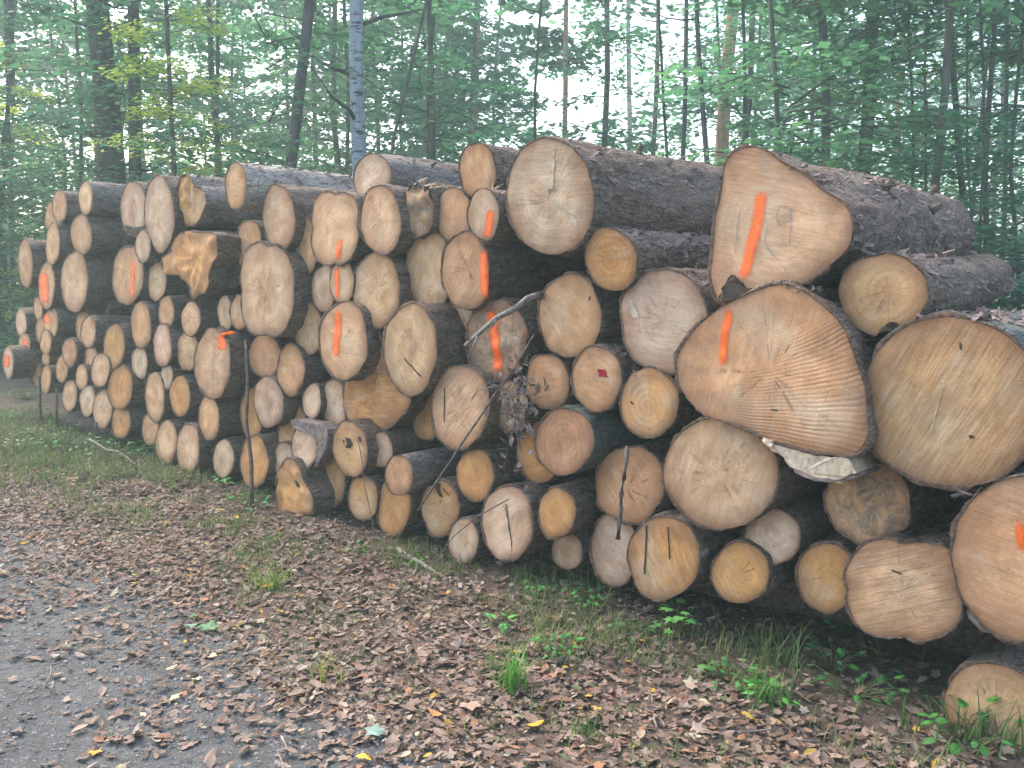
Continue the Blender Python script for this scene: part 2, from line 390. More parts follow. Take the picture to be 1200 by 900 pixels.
LANDMARK = {
 'hollow': 'the whitish log with a dark hollow',
 'topleft': 'the topmost pale log at the far left', 'leftoval': 'the outermost upper log on the left edge', 'orangehalf': 'the half-orange oval log near the left edge',
 'longpale': 'the tall narrow whitish log near the star-shaped one', 'stripe_ul': 'the left log with a thin orange stripe', 'honeytop': 'the honey-coloured top log with a long bare trunk',
 'tallblock': 'the tall rounded block of a log', 'stripe_square': 'the squarish log with an orange stripe at its foot', 'roundtop': 'the pale top log beside the birch',
 'frayed': 'the frayed log with splinters', 'stripe_pale': 'the small whitish log with an orange stripe', 'bigpale': 'the huge pale round log on top',
 'stripe_edge': 'the log with orange paint down its right edge', 'stripe_small': 'the smallest orange-striped log', 'stripe_mid': 'the oval log with a long orange stripe',
 'crackoval': 'the large oval log over the flared one', 'flaplog': 'the log under a hanging bark flap', 'knotlog': 'the log with two dark knots',
 'greybarrel': 'the log with the smooth grey side', 'notchlog': 'the log with a split notch', 'sawlog': 'the large log with vertical saw lines',
 'lowsmall': 'the small low log crossed by a stem', 'crackpale': 'the pale log with a cracked centre', 'sticklog': 'the log with a stick hanging over it',
 'grainlog': 'the honey log with dark vertical grain', 'bigplain': 'the big plain round log', 'whorl': 'the log with a whorled face', 'redtag': 'the log with a red tag',
 'ringlog': 'the log with orange rings', 'plainround': 'the smooth tan log by the dead branch', 'rosyround': 'the rosy round log left of the triangular one',
 'beaklog': 'the honey log under the huge pale one', 'dirtystripe': 'the dirty log with an orange stripe', 'bigright': 'the biggest round log on the right',
 'notchright': 'the round log with a notch below', 'dampend': 'the log with a damp rough end', 'flathex': 'the wide flattened log', 'rightedge': 'the striped log cut by the right edge',
 'lowest': 'the lowest log in the weeds', 'leftmost': 'the leftmost jutting log', 'orangechip': 'the short orange-marked log at the left edge', 'orangeside': 'the round log with an orange left side',
 'chalky': 'the chalky low log on the left', 'diamond': 'the white diamond-shaped log', 'orangecorner': 'the log with an orange corner', 'stakelog': 'the low log behind the stake',
 'postlog': 'the log behind the leaning stake', 'starlog': 'the star-shaped butt', 'splitlobe': 'the two-lobed split log', 'flare': 'the flared pear-shaped butt', 'bulge': 'the bulging lowest log on the left',
 'shield': 'the triangular scrawled butt', 'ridged': 'the ridged fan-shaped butt',
}
OWN = {
 'hollow': 'whitish oval log end with a dark hollow across its lower part, upper left',
 'topleft': 'cream log end, topmost of the pile at its far left end', 'leftoval': 'long oval tan log end, outermost upper one at the left edge of the pile',
 'orangehalf': 'oval log end with its left half sprayed orange, near the left edge', 'longpale': 'tall narrow whitish log end with a cracked corner, above the star-shaped butt',
 'stripe_ul': 'oval log end with one thin full-height orange stripe, left of the star-shaped butt', 'honeytop': 'honey-coloured oval log on top with a long peeled trunk running right',
 'tallblock': 'tall rounded cream log end like a block, right of the star-shaped butt', 'stripe_square': 'squarish wide log end with a short orange stripe at its foot',
 'roundtop': 'pale log on top of the pile in front of the birch trunk', 'frayed': 'weathered log end with frayed splinters standing up from its rim',
 'stripe_pale': 'small whitish log with an orange stripe, left of the huge round log', 'bigpale': 'huge pale round log on top with pale split lines and a thick dark trunk',
 'stripe_edge': 'round log end with orange paint down its right edge', 'stripe_small': 'smallest striped log, orange line down its left side',
 'stripe_mid': 'oval cream log with a long orange stripe in the middle of the pile', 'crackoval': 'large oval log end with a fine crack, leaning over the flared butt',
 'flaplog': 'pale small log end under a hanging flap of bark', 'knotlog': 'oval log end with two dark knots', 'greybarrel': 'reddish oval log end with a smooth grey side running right',
 'notchlog': 'honey orange log end with a dark split notch at its top', 'sawlog': 'large cream log end with vertical saw lines, below the dead branch',
 'lowsmall': 'small whitish log end lying low, crossed by a thin stem', 'crackpale': 'pale pinkish log end with a vertical crack, low in the pile',
 'sticklog': 'reddish round log end with a dark stick hanging in front', 'grainlog': 'large honey orange log end with dark vertical grain, low in the pile',
 'bigplain': 'big plain cream round log end below the fan-shaped butt', 'whorl': 'reddish log end with whorled grain and a mossy grey side',
 'redtag': 'tan round log end with a small square red tag', 'ringlog': 'honey orange log end with clear rings and shaggy bark', 'plainround': 'smooth tan oval log end right of the dead branch',
 'rosyround': 'rosy pale round log end left of the triangular butt', 'beaklog': 'honey orange log end under the huge pale log, rough trunk running right',
 'dirtystripe': 'dirty mud-caked log end with a broad orange stripe behind the dead branch', 'bigright': 'biggest round tan log end, at the right with green-grey bark',
 'notchright': 'round tan log with a notch at its foot, right of the triangular butt', 'dampend': 'rough damp tan log end under the fan-shaped butt',
 'flathex': 'wide flattened cream log end with horizontal saw lines at lower right', 'rightedge': 'very big log end with orange paint, cut off by the right picture edge',
 'lowest': 'tan log end lowest at the right, half hidden in weeds', 'leftmost': 'whitish log jutting out at the far left with an orange blot on its end',
 'orangechip': 'small log end with an orange bar, just above the leftmost jutting log', 'orangeside': 'small round log end with its left side orange, under the half-orange oval',
 'chalky': 'chalky whitish log end in the bottom rows on the left', 'diamond': 'white diamond-shaped log end below the star-shaped butt',
 'orangecorner': 'large oval log with an orange corner and orange smear on its bark', 'stakelog': 'honey orange bottom log end half behind the leaning stake',
 'postlog': 'narrow honey log end recessed behind the leaning wooden stake', 'starlog': 'star-shaped knobbly butt end in honey tones, upper left of the pile',
 'splitlobe': 'two-lobed split log end near the top left with a thick grey trunk', 'flare': 'flared pear-shaped butt end with horizontal saw lines in the middle',
 'bulge': 'bulging honey orange log end resting on the ground at lower left', 'shield': 'triangular butt with a long orange stripe and grey pencil scrawl, on top',
 'ridged': 'fan-shaped butt with deep sawn ridges and a short orange stripe',
}
FA = {'starlog': .028, 'splitlobe': .025, 'bulge': .02, 'flare': .015, 'frayed': .03, 'dirtystripe': .02, 'dampend': .012}
LMAT = {'ridged': 'cut_ridged', 'ringlog': 'cut_ringy', 'beaklog': 'cut_ringy', 'whorl': 'cut_ringy', 'notchright': 'cut_ringy', 'shield': 'cut', 'flare': 'cut_sawn', 'sawlog': 'cut_sawn', 'flathex': 'cut_sawn',
        'grainlog': 'cut_sawn', 'bigright': 'cut_sawn', 'dirtystripe': 'cut_mud', 'dampend': 'cut_mud', 'frayed': 'cut_mud'}
LBARK = {'bigright': 'bark_moss', 'greybarrel': 'bark_grey', 'honeytop': 'bark_peeled', 'splitlobe': 'bark_grey', 'roundtop': 'bark_grey', 'whorl': 'bark_moss', 'shield': 'bark', 'topleft': 'bark_grey'}
LLEN = {'shield': 2.3, 'notchright': 2.1, 'bigpale': 3.0, 'honeytop': 3.2, 'bigright': 2.6, 'roundtop': 2.6, 'leftmost': 2.6, 'lowest': 1.6}
LSKEW = {'shield': -.13, 'notchright': -.16, 'bigright': -.1, 'ridged': -.12, 'bigpale': -.05}

def relation(p, q):
    """where p is seen from q (photo pixels)"""
    dx, dy = p[0] - q[0], p[1] - q[1]
    dx *= 1.25
    a = math.degrees(math.atan2(-dy, dx)) % 360
    return ['right of', 'upper right of', 'above', 'upper left of', 'left of', 'lower left of', 'below', 'lower right of'][int(((a + 22.5) % 360) // 45)]

ALL = []
for (cx, cy, rx, ry, tn, d, key) in LOGS:
    rx *= 1.035; ry *= 1.035
    n = 72 if ry > 44 else 44 if ry > 30 else 24
    seed = cx * 1.37 + cy * .73
    irr = .035 if key in ('bigplain', 'bigright', 'bigpale') else .06
    sq = .0
    if key in ('tallblock', 'stripe_square', 'flathex'): sq = .16
    pts = []
    for i in range(n):
        a = 2 * math.pi * i / n
        k = 1 + irr * (noise.noise(Vector((math.cos(a) * 1.1, math.sin(a) * 1.1, seed))) * 1.6 + .5 * noise.noise(Vector((math.cos(a) * 3, math.sin(a) * 3, seed + 9))))
        k *= 1 + sq * (abs(math.sin(2 * a)) - .35)
        if key in ('notchright',) and abs(a - 4.9) < .28: k *= .86
        if key == 'notchlog' and abs(a - 1.9) < .2: k *= .8
        if key == 'frayed' and .8 < a < 2.4: k *= 1 + .12 * math.sin(a * 17)
        pts.append((cx + rx * k * math.cos(a), cy - ry * k * math.sin(a)))
    ALL.append(dict(c=(cx, cy), ry=ry, rx=rx, pts=pts, tone=tn, d=d, key=key))
def smooth_poly(pts, sub=2):
    out = []
    n = len(pts)
    for i in range(n):
        p0, p1, p2, p3 = (Vector(pts[(i + k) % n]) for k in (-1, 0, 1, 2))
        for j in range(sub):
            t = j / sub
            out.append(tuple(.5 * ((2 * p1) + (p2 - p0) * t + (2 * p0 - 5 * p1 + 4 * p2 - p3) * t * t + (3 * p1 - p0 - 3 * p2 + p3) * t ** 3)))
    return out
for pts, tn, d, key in POLY:
    # counter-clockwise as seen on screen (y down): reverse the clockwise list
    pts = smooth_poly(pts, 3)[::-1]
    cx = (min(p[0] for p in pts) + max(p[0] for p in pts)) / 2
    cy = (min(p[1] for p in pts) + max(p[1] for p in pts)) / 2
    if key == 'flare': cx, cy = 435, 462
    if key == 'splitlobe': cx, cy = 226, 238
    if key == 'starlog': cx, cy = 228, 302
    ALL.append(dict(c=(cx, cy), ry=(max(p[1] for p in pts) - min(p[1] for p in pts)) / 2, rx=(max(p[0] for p in pts) - min(p[0] for p in pts)) / 2,
                    pts=pts, tone=tn, d=d, key=key))
# labels: landmark logs have their own; every other log is told by its place from the nearest landmark
marks = [L for L in ALL if L['key']]
buckets = {}
for L in ALL:
    if L['key']:
        L['label'] = OWN[L['key']]
    else:
        m = min(marks, key=lambda q: ((q['c'][0] - L['c'][0]) * 1.25) ** 2 + (q['c'][1] - L['c'][1]) ** 2)
        rel = relation(L['c'], m['c'])
        buckets.setdefault((m['key'], rel), []).append((math.hypot(L['c'][0] - m['c'][0], L['c'][1] - m['c'][1]), L))
for (mk, rel), lst in buckets.items():
    lst.sort(key=lambda t: t[0])
    for i, (dist, L) in enumerate(lst):
        sz = 'big' if L['ry'] > 38 else 'medium' if L['ry'] > 24 else 'small'
        asp = L['rx'] / L['ry']
        order = '' if len(lst) == 1 else ['nearest ', 'second ', 'third ', 'fourth ', 'fifth '][i]
        L['label'] = f"{sz} {TWORD[L['tone']]} log {order}{rel} {LANDMARK[mk]}"

LOGOBJ = {}
def build_log(L):
    d = L['d']; key = L['key']
    seed = L['c'][0] * .31 + L['c'][1] * .17
    rng = random.Random(int(L['c'][0] * 100 + L['c'][1]))
    c3 = on_pile(*L['c'], d)
    root = empty('log', c3, R(-45))
    tag(root, L['label'], 'log', 'logs stacked in the pile beside the track')
    # local frame: x along the pile front, y into the pile, z up
    out = []
    for p in L['pts']:
        w = on_pile(p[0], p[1], d) - c3
        out.append((w.dot(TD), w.z))
    n = len(out)
    rmean = sum(math.hypot(*p) for p in out) / n
    L['r'] = rmean; L['c3'] = c3; L['root'] = root
    bt = min(.011, max(.004, rmean * .04))
    # --- cut face: concentric rings, slightly uneven, a little raised at the centre
    rings = [0, .25, .5, .72, .88, 1.0] if rmean < .15 else [0, .12, .24, .36, .48, .6, .72, .82, .91, 1.0]
    tiltx, tiltz = rng.uniform(-.05, .05), rng.uniform(-.05, .05)
    L['fy'] = lambda x, z: tiltx * x + tiltz * z + FA.get(key, .006) * noise.noise(Vector((x * 14, z * 14, seed))) - .004
    V = [(0, L['fy'](0, 0), 0)]; A = [0.0]
    for k in rings[1:]:
        for (x, z) in out:
            y = tiltx * x * k + tiltz * z * k + FA.get(key, .006) * noise.noise(Vector((x * k * 14, z * k * 14, seed)))
            V.append((x * k, y - (.004 if k < 1 else .0), z * k)); A.append(k)
    Fc = [(0, 1 + (i + 1) % n, 1 + i) for i in range(n)]
    for r in range(len(rings) - 2):
        a0 = 1 + r * n; b0 = a0 + n
        for i in range(n):
            j = (i + 1) % n
            Fc.append((a0 + i, a0 + j, b0 + j, b0 + i))
    me = make_mesh('cut_face', V, Fc, M[LMAT.get(key, 'cut')], attrs={'rad': A})
    t = TONE[L['tone']]
    j = rng.uniform(.9, 1.08)
    col = tuple(min(1, v * j * rng.uniform(.96, 1.04)) for v in t)
    put('cut_face', me, root, col)
    # --- bark barrel
    Ln = LLEN.get(key, rng.uniform(2.3, 2.7))
    skew = LSKEW.get(key, -.05 + rng.uniform(-.03, .03))
    sag = rng.uniform(-.015, .015)
    big = rmean > .13
    st = [0, .012, .05, .12, .22, .34, .5, .68, .9, 1.15, 1.4, 1.7, 2.0, 2.3]
    st = [s for s in st if s < Ln - .1] + [Ln]
    if rmean > .12:
        st = [0, .01, .03] + [.03 + (Ln - .03) * ((i + 1) / 62) ** 1.25 for i in range(62)]
    ax = sum(abs(p[0]) for p in out) / n * 1.571; az = sum(abs(p[1]) for p in out) / n * 1.571
    L['ax'], L['az'], L['skew'], L['loc'] = ax, az, skew, out
    V = []; Fb = []
    def bare(ang, y):
        return noise.noise(Vector((math.cos(ang) * 1.6, math.sin(ang) * 1.6, y * 2.5 + seed * 3)))
    for si, y in enumerate([-1] + st):
        yy = max(0, y)
        k = min(1, yy / .9); k = k * k * (3 - 2 * k)
        tp = 1 - .06 * yy
        if key == 'shield' or key == 'ridged': tp = 1 - .10 * yy
        for i, (x, z) in enumerate(out):
            ang = math.atan2(z, x)
            ex, ez = ax * math.cos(ang), az * math.sin(ang)
            kk = k * .85
            bx, bz = (x * (1 - kk) + ex * kk), (z * (1 - kk) + ez * kk)
            rr = math.hypot(bx, bz) or 1e-6
            nn = noise.noise(Vector((math.cos(ang) * 2.2, math.sin(ang) * 2.2, yy * 2.2 + seed))) * .05 * rr
            if y < 0: off = 0.0
            else:
                off = bt * (1 + .9 * noise.noise(Vector((math.cos(ang) * 7, math.sin(ang) * 7, yy * 6 + seed))))
                if rmean > .12:
                    q = Vector((math.cos(ang) * rmean * 34, math.sin(ang) * rmean * 34, yy * 11 + seed))
                    pl = abs(noise.noise(q)) + .5 * abs(noise.noise(q * 2.3))
                    off += .012 * (min(pl, .4) - .1) + .010 * noise.noise(q * .35)
                if bare(ang, yy) > .22: off *= .25
                off += nn * (0 if si < 2 else 1)
            f = (rr + off) / rr * tp
            yo = tiltx * x + tiltz * z if yy < .2 else 0
            if si == 1: yo -= .004 + .006 * abs(noise.noise(Vector((ang * 4, seed, 0))))
            V.append((bx * f + skew * yy, yy + yo + (.0005 if y < 0 else 0), bz * f + sag * yy * yy))
    m = len(st) + 1
    for r in range(m - 1):
        for i in range(n):
            jn = (i + 1) % n
            Fb.append((r * n + i, r * n + jn, (r + 1) * n + jn, (r + 1) * n + i))
    Fb.append(tuple((m - 1) * n + i for i in range(n)))
    me = make_mesh('bark', V, Fb, None, mats=[M[LBARK.get(key, 'bark')], M['rim']], fmat=[1 if f < n else 0 for f in range(len(Fb))])
    put('bark', me, root)
    if key: LOGOBJ[key] = L
for L in ALL: build_log(L)

def strip_on(key, pts, w, mat, name='paint_mark', lift=.0035, soft=True, label=None):
    """a flat mark lying on a log's cut face: polyline in photo pixels, width in pixels"""
    L = LOGOBJ[key]
    d = L['d']; c3 = L['c3']
    loc = []
    for p in pts:
        q = on_pile(p[0], p[1], d) - c3
        loc.append(Vector((q.dot(TD), q.z)))
    a = on_pile(pts[0][0] - w / 2, pts[0][1], d); b = on_pile(pts[0][0] + w / 2, pts[0][1], d)
    W = (b - a).length
    fine = []
    for i in range(len(loc) - 1):
        for t in range(8): fine.append(loc[i].lerp(loc[i + 1], t / 8))
    fine.append(loc[-1])
    V = []; A = []; Fs = []
    cols = (-.8, -.4, 0, .4, .8) if soft else (-.5, 0, .5)
    cov = (0, .7, 1, .7, 0) if soft else (1, 1, 1)
    nf = len(fine)
    for i, p in enumerate(fine):
        q = fine[min(i + 1, nf - 1)] - fine[max(i - 1, 0)]
        nx = Vector((1, 0)) if abs(q.x) < abs(q.y) else Vector((0, 1))
        jit = 1 + .3 * noise.noise(Vector((i * .45, pts[0][0], 3)))
        if name == 'pale_streak': jit *= .25 + .9 * (i / nf)
        for cc, cv in zip(cols, cov):
            v = p + nx * W * cc * jit
            V.append((v.x, L['fy'](v.x, v.y) - lift, v.y)); A.append(cv * (min(1, i / 2.5, (nf - 1 - i) / 2.5) if soft else 1))
    k = len(cols)
    for i in range(nf - 1):
        for c in range(k - 1):
            Fs.append((i * k + c, i * k + c + 1, (i + 1) * k + c + 1, (i + 1) * k + c))
    me = make_mesh(name, V, Fs, mat, smooth=False, attrs={'cover': A})
    o = put(name, me, L['root'])
    if label: o['label'] = label
    return o
P = M['paint']
strip_on('leftmost', [(9.5, 414), (8.5, 424), (7, 431)], 6, P)
strip_on('orangechip', [(30, 396), (31.5, 405), (31, 415)], 6, P)
strip_on('orangehalf', [(51, 318), (52, 335), (54, 357)], 9, P)
strip_on('orangeside', [(55, 367), (55, 380)], 8, P)
strip_on('stripe_ul', [(155.5, 303), (156, 325), (156, 351)], 4, P)
strip_on('orangecorner', [(258, 392), (261, 402), (261, 411)], 8, P)
strip_on('stripe_square', [(401.5, 279), (398.5, 291), (397.5, 305)], 6, P)
strip_on('stripe_pale', [(576, 244), (574, 262), (570, 280)], 8, P)
strip_on('stripe_small', [(395, 311), (396, 330), (396, 352)], 5, P)
strip_on('stripe_mid', [(397, 359), (396, 392), (394, 421)], 7, P)
strip_on('stripe_edge', [(569, 291), (569, 320), (568, 352)], 8, P)
strip_on('dirtystripe', [(575, 361), (578, 385), (584, 410), (584, 438)], 10, P)
strip_on('shield', [(894, 221), (889, 255), (879, 296), (871, 330)], 12, P)
strip_on('ridged', [(856.5, 358), (850, 395), (847, 431)], 9, P)
strip_on('rightedge', [(1195, 606), (1199, 650)], 9, P)
# pencil scrawl on the triangular butt
for pts in ([(868, 244), (864, 268), (862, 296)], [(901, 263), (896, 285), (907, 300)],
            [(926, 243), (914, 241), (910, 254), (915, 264), (927, 258), (928, 244)], [(927, 258), (928, 272), (926, 286)]):
    strip_on('shield', pts, .8, M['pencil'], 'pencil_line', soft=False)
# red tag, knots, pale hinge streaks, cracks
strip_on('redtag', [(706, 432.5), (708, 441.5)], 10, M['redtag'], 'red_tag', soft=False)
DARK = mat_simple('dark_knot_shade', (.035, .025, .02), (.08, .055, .04), 60)
M['dark'] = DARK
for key, pts, w in (('knotlog', [(409, 513), (411, 520), (409, 525)], 6), ('knotlog', [(422, 512), (423, 518)], 3),
                    ('notchlog', [(516, 566), (514, 574), (518, 582)], 5), ('crackpale', [(594, 590), (597, 612), (601, 640)], 1.3),
                    ('crackoval', [(474, 420), (484, 430), (494, 441)], 1.4), ('bulge', [(347, 563), (350, 571)], 4),
                    ('bigright', [(1138, 510), (1139, 514)], 6), ('bigright', [(1126, 404), (1129, 407)], 8),
                    ('sawlog', [(521, 455), (521, 495)], 1.2), ('grainlog', [(759, 615), (758, 650), (757, 672)], 2), ('grainlog', [(784, 617), (786, 655)], 1.6),
                    ('plainround', [(694, 347), (692, 352)], 2), ('flathex', [(1046, 667), (1058, 672)], 2), ('notchlog', [(520, 572), (527, 580)], 1.2),
                    ('ridged', [(905, 480), (912, 481)], 2), ('knotlog', [(404, 515), (404.5, 519)], 2), ('ringlog', [(741, 470), (743, 474)], 2.5)):
    strip_on(key, pts, w, DARK, 'knot' if w > 2 else 'crack', soft=False)
strip_on('notchlog', [(556, 537), (559, 546)], 3, DARK, 'knot', soft=False) if False else None
for key, pts, w in (('bigpale', [(653, 171), (650, 195), (647, 222)], 5), ('bigpale', [(648, 233), (660, 247), (675, 262)], 4),
                    ('shield', [(897, 284), (912, 304), (921, 320)], 1.6), ('bigright', [(1112, 430), (1103, 462), (1090, 510)], 2),
                    ('crackoval', [(446, 262), (447, 263)], 1), ('rosyround', [(741, 352), (747, 372)], 8)):
    if key == 'crackoval': continue
    strip_on(key, pts, w, M['splinter'], 'pale_streak', soft=False)

def join(parts):
    V = []; Fs = []
    for v, f in parts:
        b = len(V)
        V += list(v); Fs += [tuple(i + b for i in q) for q in f]
    return V, Fs
def wobble(a, b, n, amp, seed, sag=0):
    a, b = Vector(a), Vector(b)
    o = []
    for i in range(n):
        t = i / (n - 1)
        p = a.lerp(b, t)
        e = math.sin(math.pi * t) * .5 + .5 * min(1, 4 * t, 4 * (1 - t))
        p += Vector((noise.noise(Vector((t * 3, seed, 0))), noise.noise(Vector((t * 3, seed, 5))), noise.noise(Vector((t * 3, seed, 9))))) * amp * e
        p.z -= sag * math.sin(math.pi * t)
        o.append(p)
    return o

# loose bark flakes and branch stubs on the trunks whose sides are in view
def bark_point(L, ang, y):
    tp = 1 - .06 * y
    loc = L['loc']; n = len(loc)
    sk = L['skew']
    k = min(1, y / .9); k = k * k * (3 - 2 * k) * .85
    i = min(range(n), key=lambda q: abs((math.atan2(loc[q][1], loc[q][0]) - ang + math.pi) % (2 * math.pi) - math.pi))
    x, z = loc[i]
    bx = (x * (1 - k) + L['ax'] * math.cos(ang) * k) * tp; bz = (z * (1 - k) + L['az'] * math.sin(ang) * k) * tp
    return Vector((bx + sk * y, y, bz)), Vector((math.cos(ang), 0, math.sin(ang)))
def flakes(key, count, seed, y0=.02, y1=2.2, a0=.1, a1=2.6, size=1.0):
    L = LOGOBJ[key]; r = random.Random(seed)
    V = []; Fs = []
    for _ in range(count):
        ang = r.uniform(a0, a1); y = r.uniform(y0, y1)
        p, nr = bark_point(L, ang, y)
        tg = Vector((-nr.z, 0, nr.x)); ln = r.uniform(.012, .05) * size; wd = r.uniform(.006, .018) * size
        lift = r.uniform(.0, .012)
        d1 = (Vector((0, 1, 0)) * r.uniform(.4, 1) + tg * r.uniform(-.8, .8)).normalized() * ln
        d2 = nr.cross(d1).normalized() * wd
        b = len(V); up = nr * (.009 + lift)
        q = [p + nr * .004 - d1 - d2 * .6, p + nr * .004 - d1 * .7 + d2, p + up + d1 * .8 + d2 * .5, p + up * 1.2 + d1 * .5 - d2]
        V += q + [v - nr * .005 for v in q]
        Fs += [(b, b + 1, b + 2, b + 3), (b + 7, b + 6, b + 5, b + 4)] + [(b + i, b + 4 + i, b + 4 + (i + 1) % 4, b + (i + 1) % 4) for i in range(4)]
    tag(put('bark_flakes', make_mesh('bark_flakes', V, Fs, M['flap'], smooth=False), L['root']), kind='stuff')
def stub(key, ang, y, r0, ln):
    L = LOGOBJ[key]; p, nr = bark_point(L, ang, y)
    V, Fs = tube([p - nr * .02, p + nr * ln * .4, p + nr * ln + Vector((0, .01, .005))], [r0 * 1.9, r0 * 1.1, r0 * .8], 8)
    put('branch_stub', make_mesh('branch_stub', V, Fs, M['bark']), L['root'])
for key, cnt, a0, a1, sz in (('bigpale', 260, .2, 1.9, .75), ('shield', 260, -.4, 1.8, .75), ('notchright', 220, .0, 2.6, .75), ('bigright', 200, .8, 2.4, 1.1), ('honeytop', 160, .2, 2.4, .8),
                            ('splitlobe', 120, .4, 2.4, .8), ('roundtop', 120, .3, 2.4, .8), ('beaklog', 220, .0, 2.3, .9), ('redtag', 120, -.5, 2.4, .8), ('ringlog', 120, -.5, 2.4, .8),
                            ('grainlog', 160, -.4, 1.8, .9), ('rosyround', 100, .6, 2.4, .9), ('topleft', 60, .4, 2.4, .8), ('sticklog', 80, -.3, 1.6, .8), ('crackpale', 60, -.3, 1.6, .8), ('flathex', 90, .6, 2.2, 1), ('rightedge', 120, .8, 2.8, 1)):
    flakes(key, cnt, len(key) * 7 + cnt, a0=a0, a1=a1, size=sz)
for key, ang, y, r0, ln in (('bigpale', 1.35, .62, .016, .05), ('bigpale', .9, .75, .012, .03), ('bigpale', .7, 1.2, .014, .035), ('shield', .8, .7, .018, .04), ('shield', .5, 1.3, .016, .05), ('shield', 1.1, 1.7, .014, .07),
                            ('notchright', .9, .6, .012, .03), ('notchright', 1.2, 1.2, .014, .04), ('roundtop', .5, .35, .010, .05), ('honeytop', 1.0, .9, .009, .03), ('beaklog', 1.4, .5, .010, .03), ('rosyround', 1.5, .25, .012, .03)):
    stub(key, ang, y, r0, ln)
# splinters and bark flaps on single logs (parts of those logs)
def world_part(name, key, V, Fs, mat, smooth=False):
    root = LOGOBJ[key]['root']
    inv = Matrix.Rotation(R(45), 4, 'Z') @ Matrix.Translation(-Vector(root.location))
    me = make_mesh(name, [inv @ Vector(v) for v in V], Fs, mat, smooth)
    return put(name, me, root)
def slab(px, d0, th, key, name, mat, rough=.01):
    """a small irregular plate outlined in photo pixels, standing at depth d0 with real thickness"""
    q_ = []
    for i, p in enumerate(px):
        p2 = px[(i + 1) % len(px)]
        for t in (0, .25, .5, .75):
            x, y = p[0] + (p2[0] - p[0]) * t, p[1] + (p2[1] - p[1]) * t
            q_.append((x + 1.6 * noise.noise(Vector((x * .5, y * .5, 1))), y + 1.8 * noise.noise(Vector((x * .5, y * .5, 6)))))
    px = q_
    V = []; n = len(px)
    for s in (0, 1):
        for i, p in enumerate(px):
            q = on_pile(p[0], p[1], d0)
            q = q + ND * (th * s) + ND * rough * noise.noise(Vector((p[0] * .2, p[1] * .2, s)))
            V.append(q)
    Fs = [tuple(range(n))[::-1], tuple(range(n, 2 * n))] + [(i, (i + 1) % n, n + (i + 1) % n, n + i) for i in range(n)]
    return world_part(name, key, V, Fs, mat)
slab([(888, 512), (900, 519), (921, 524), (950, 532), (975, 536), (992, 534), (1003, 554), (985, 561), (955, 560), (925, 547), (918, 536), (905, 528)], -.16, .30, 'ridged', 'torn_splinter', M['splinter'])
slab([(893, 514), (903, 517), (905, 523), (895, 521)], -.18, .05, 'ridged', 'torn_splinter', M['splinter'])
slab([(930, 549), (955, 560), (985, 562), (1003, 556), (1004, 560), (985, 566), (955, 564), (932, 555)], -.17, .30, 'ridged', 'bark_flap', M['flap'])
slab([(340, 493), (350, 491), (362, 495), (375, 497), (383, 503), (384, 515), (380, 530), (372, 545), (368, 548), (371, 530), (372, 520), (365, 510), (350, 505), (343, 500)], -.10, .10, 'flaplog', 'bark_flap', M['flap'])
slab([(846, 338), (856, 322), (866, 330), (872, 338), (886, 338), (889, 344), (868, 350), (852, 356), (842, 350)], -.125, .02, 'shield', 'rot_shade_patch', M['dark'])
slab([(1033, 384), (1042, 377), (1050, 378), (1056, 385), (1047, 391), (1038, 389)], -.06, .05, 'notchright', 'rot_shade_patch', M['dark'])  # dark plate set over the notch at the log's foot
slab([(146, 264), (154, 267), (171, 264), (171, 270), (166, 277), (156, 276), (148, 272)], .005, .02, 'hollow', 'rot_shade_patch', M['dark'], .002)  # dark plate painting the shaded gap of a missing piece
M['smear'] = mat_simple('orange_smear', (.75, .10, .01), (.95, .17, .015), 60)
slab([(258, 391), (263, 389), (269, 388.5), (274, 390), (270, 391.5), (264, 392), (260, 394)], -.068, .03, 'orangecorner', 'paint_smear', M['smear'], .004)
parts = []
rg = random.Random(5)
for i in range(16):   # frayed splinters
    a = on_pile(485 + rg.uniform(-2, 18), 222 + rg.uniform(-3, 6), .0 + rg.uniform(0, .06))
    b = a + Vector((rg.uniform(-.01, .09), rg.uniform(-.03, .05), rg.uniform(.0, .07)))
    parts.append(tube([a, a.lerp(b, .5) + Vector((0, 0, .01)), b], [.005, .004, .001], 4))
v, f = join(parts); tag(world_part('splinter_fringe', 'frayed', v, f, M['splinter']), kind='stuff')
parts = []
for i in range(12):
    a = on_pile(570 + rg.uniform(-5, 18), 224 + rg.uniform(-2, 8), -.08 + rg.uniform(0, .06))
    b = a + Vector((rg.uniform(-.02, .07), rg.uniform(-.03, .03), rg.uniform(.0, .06)))
    parts.append(tube([a, b], [.004, .001], 4))
v, f = join(parts); tag(world_part('splinter_fringe', 'stripe_pale', v, f, M['splinter']), kind='stuff')
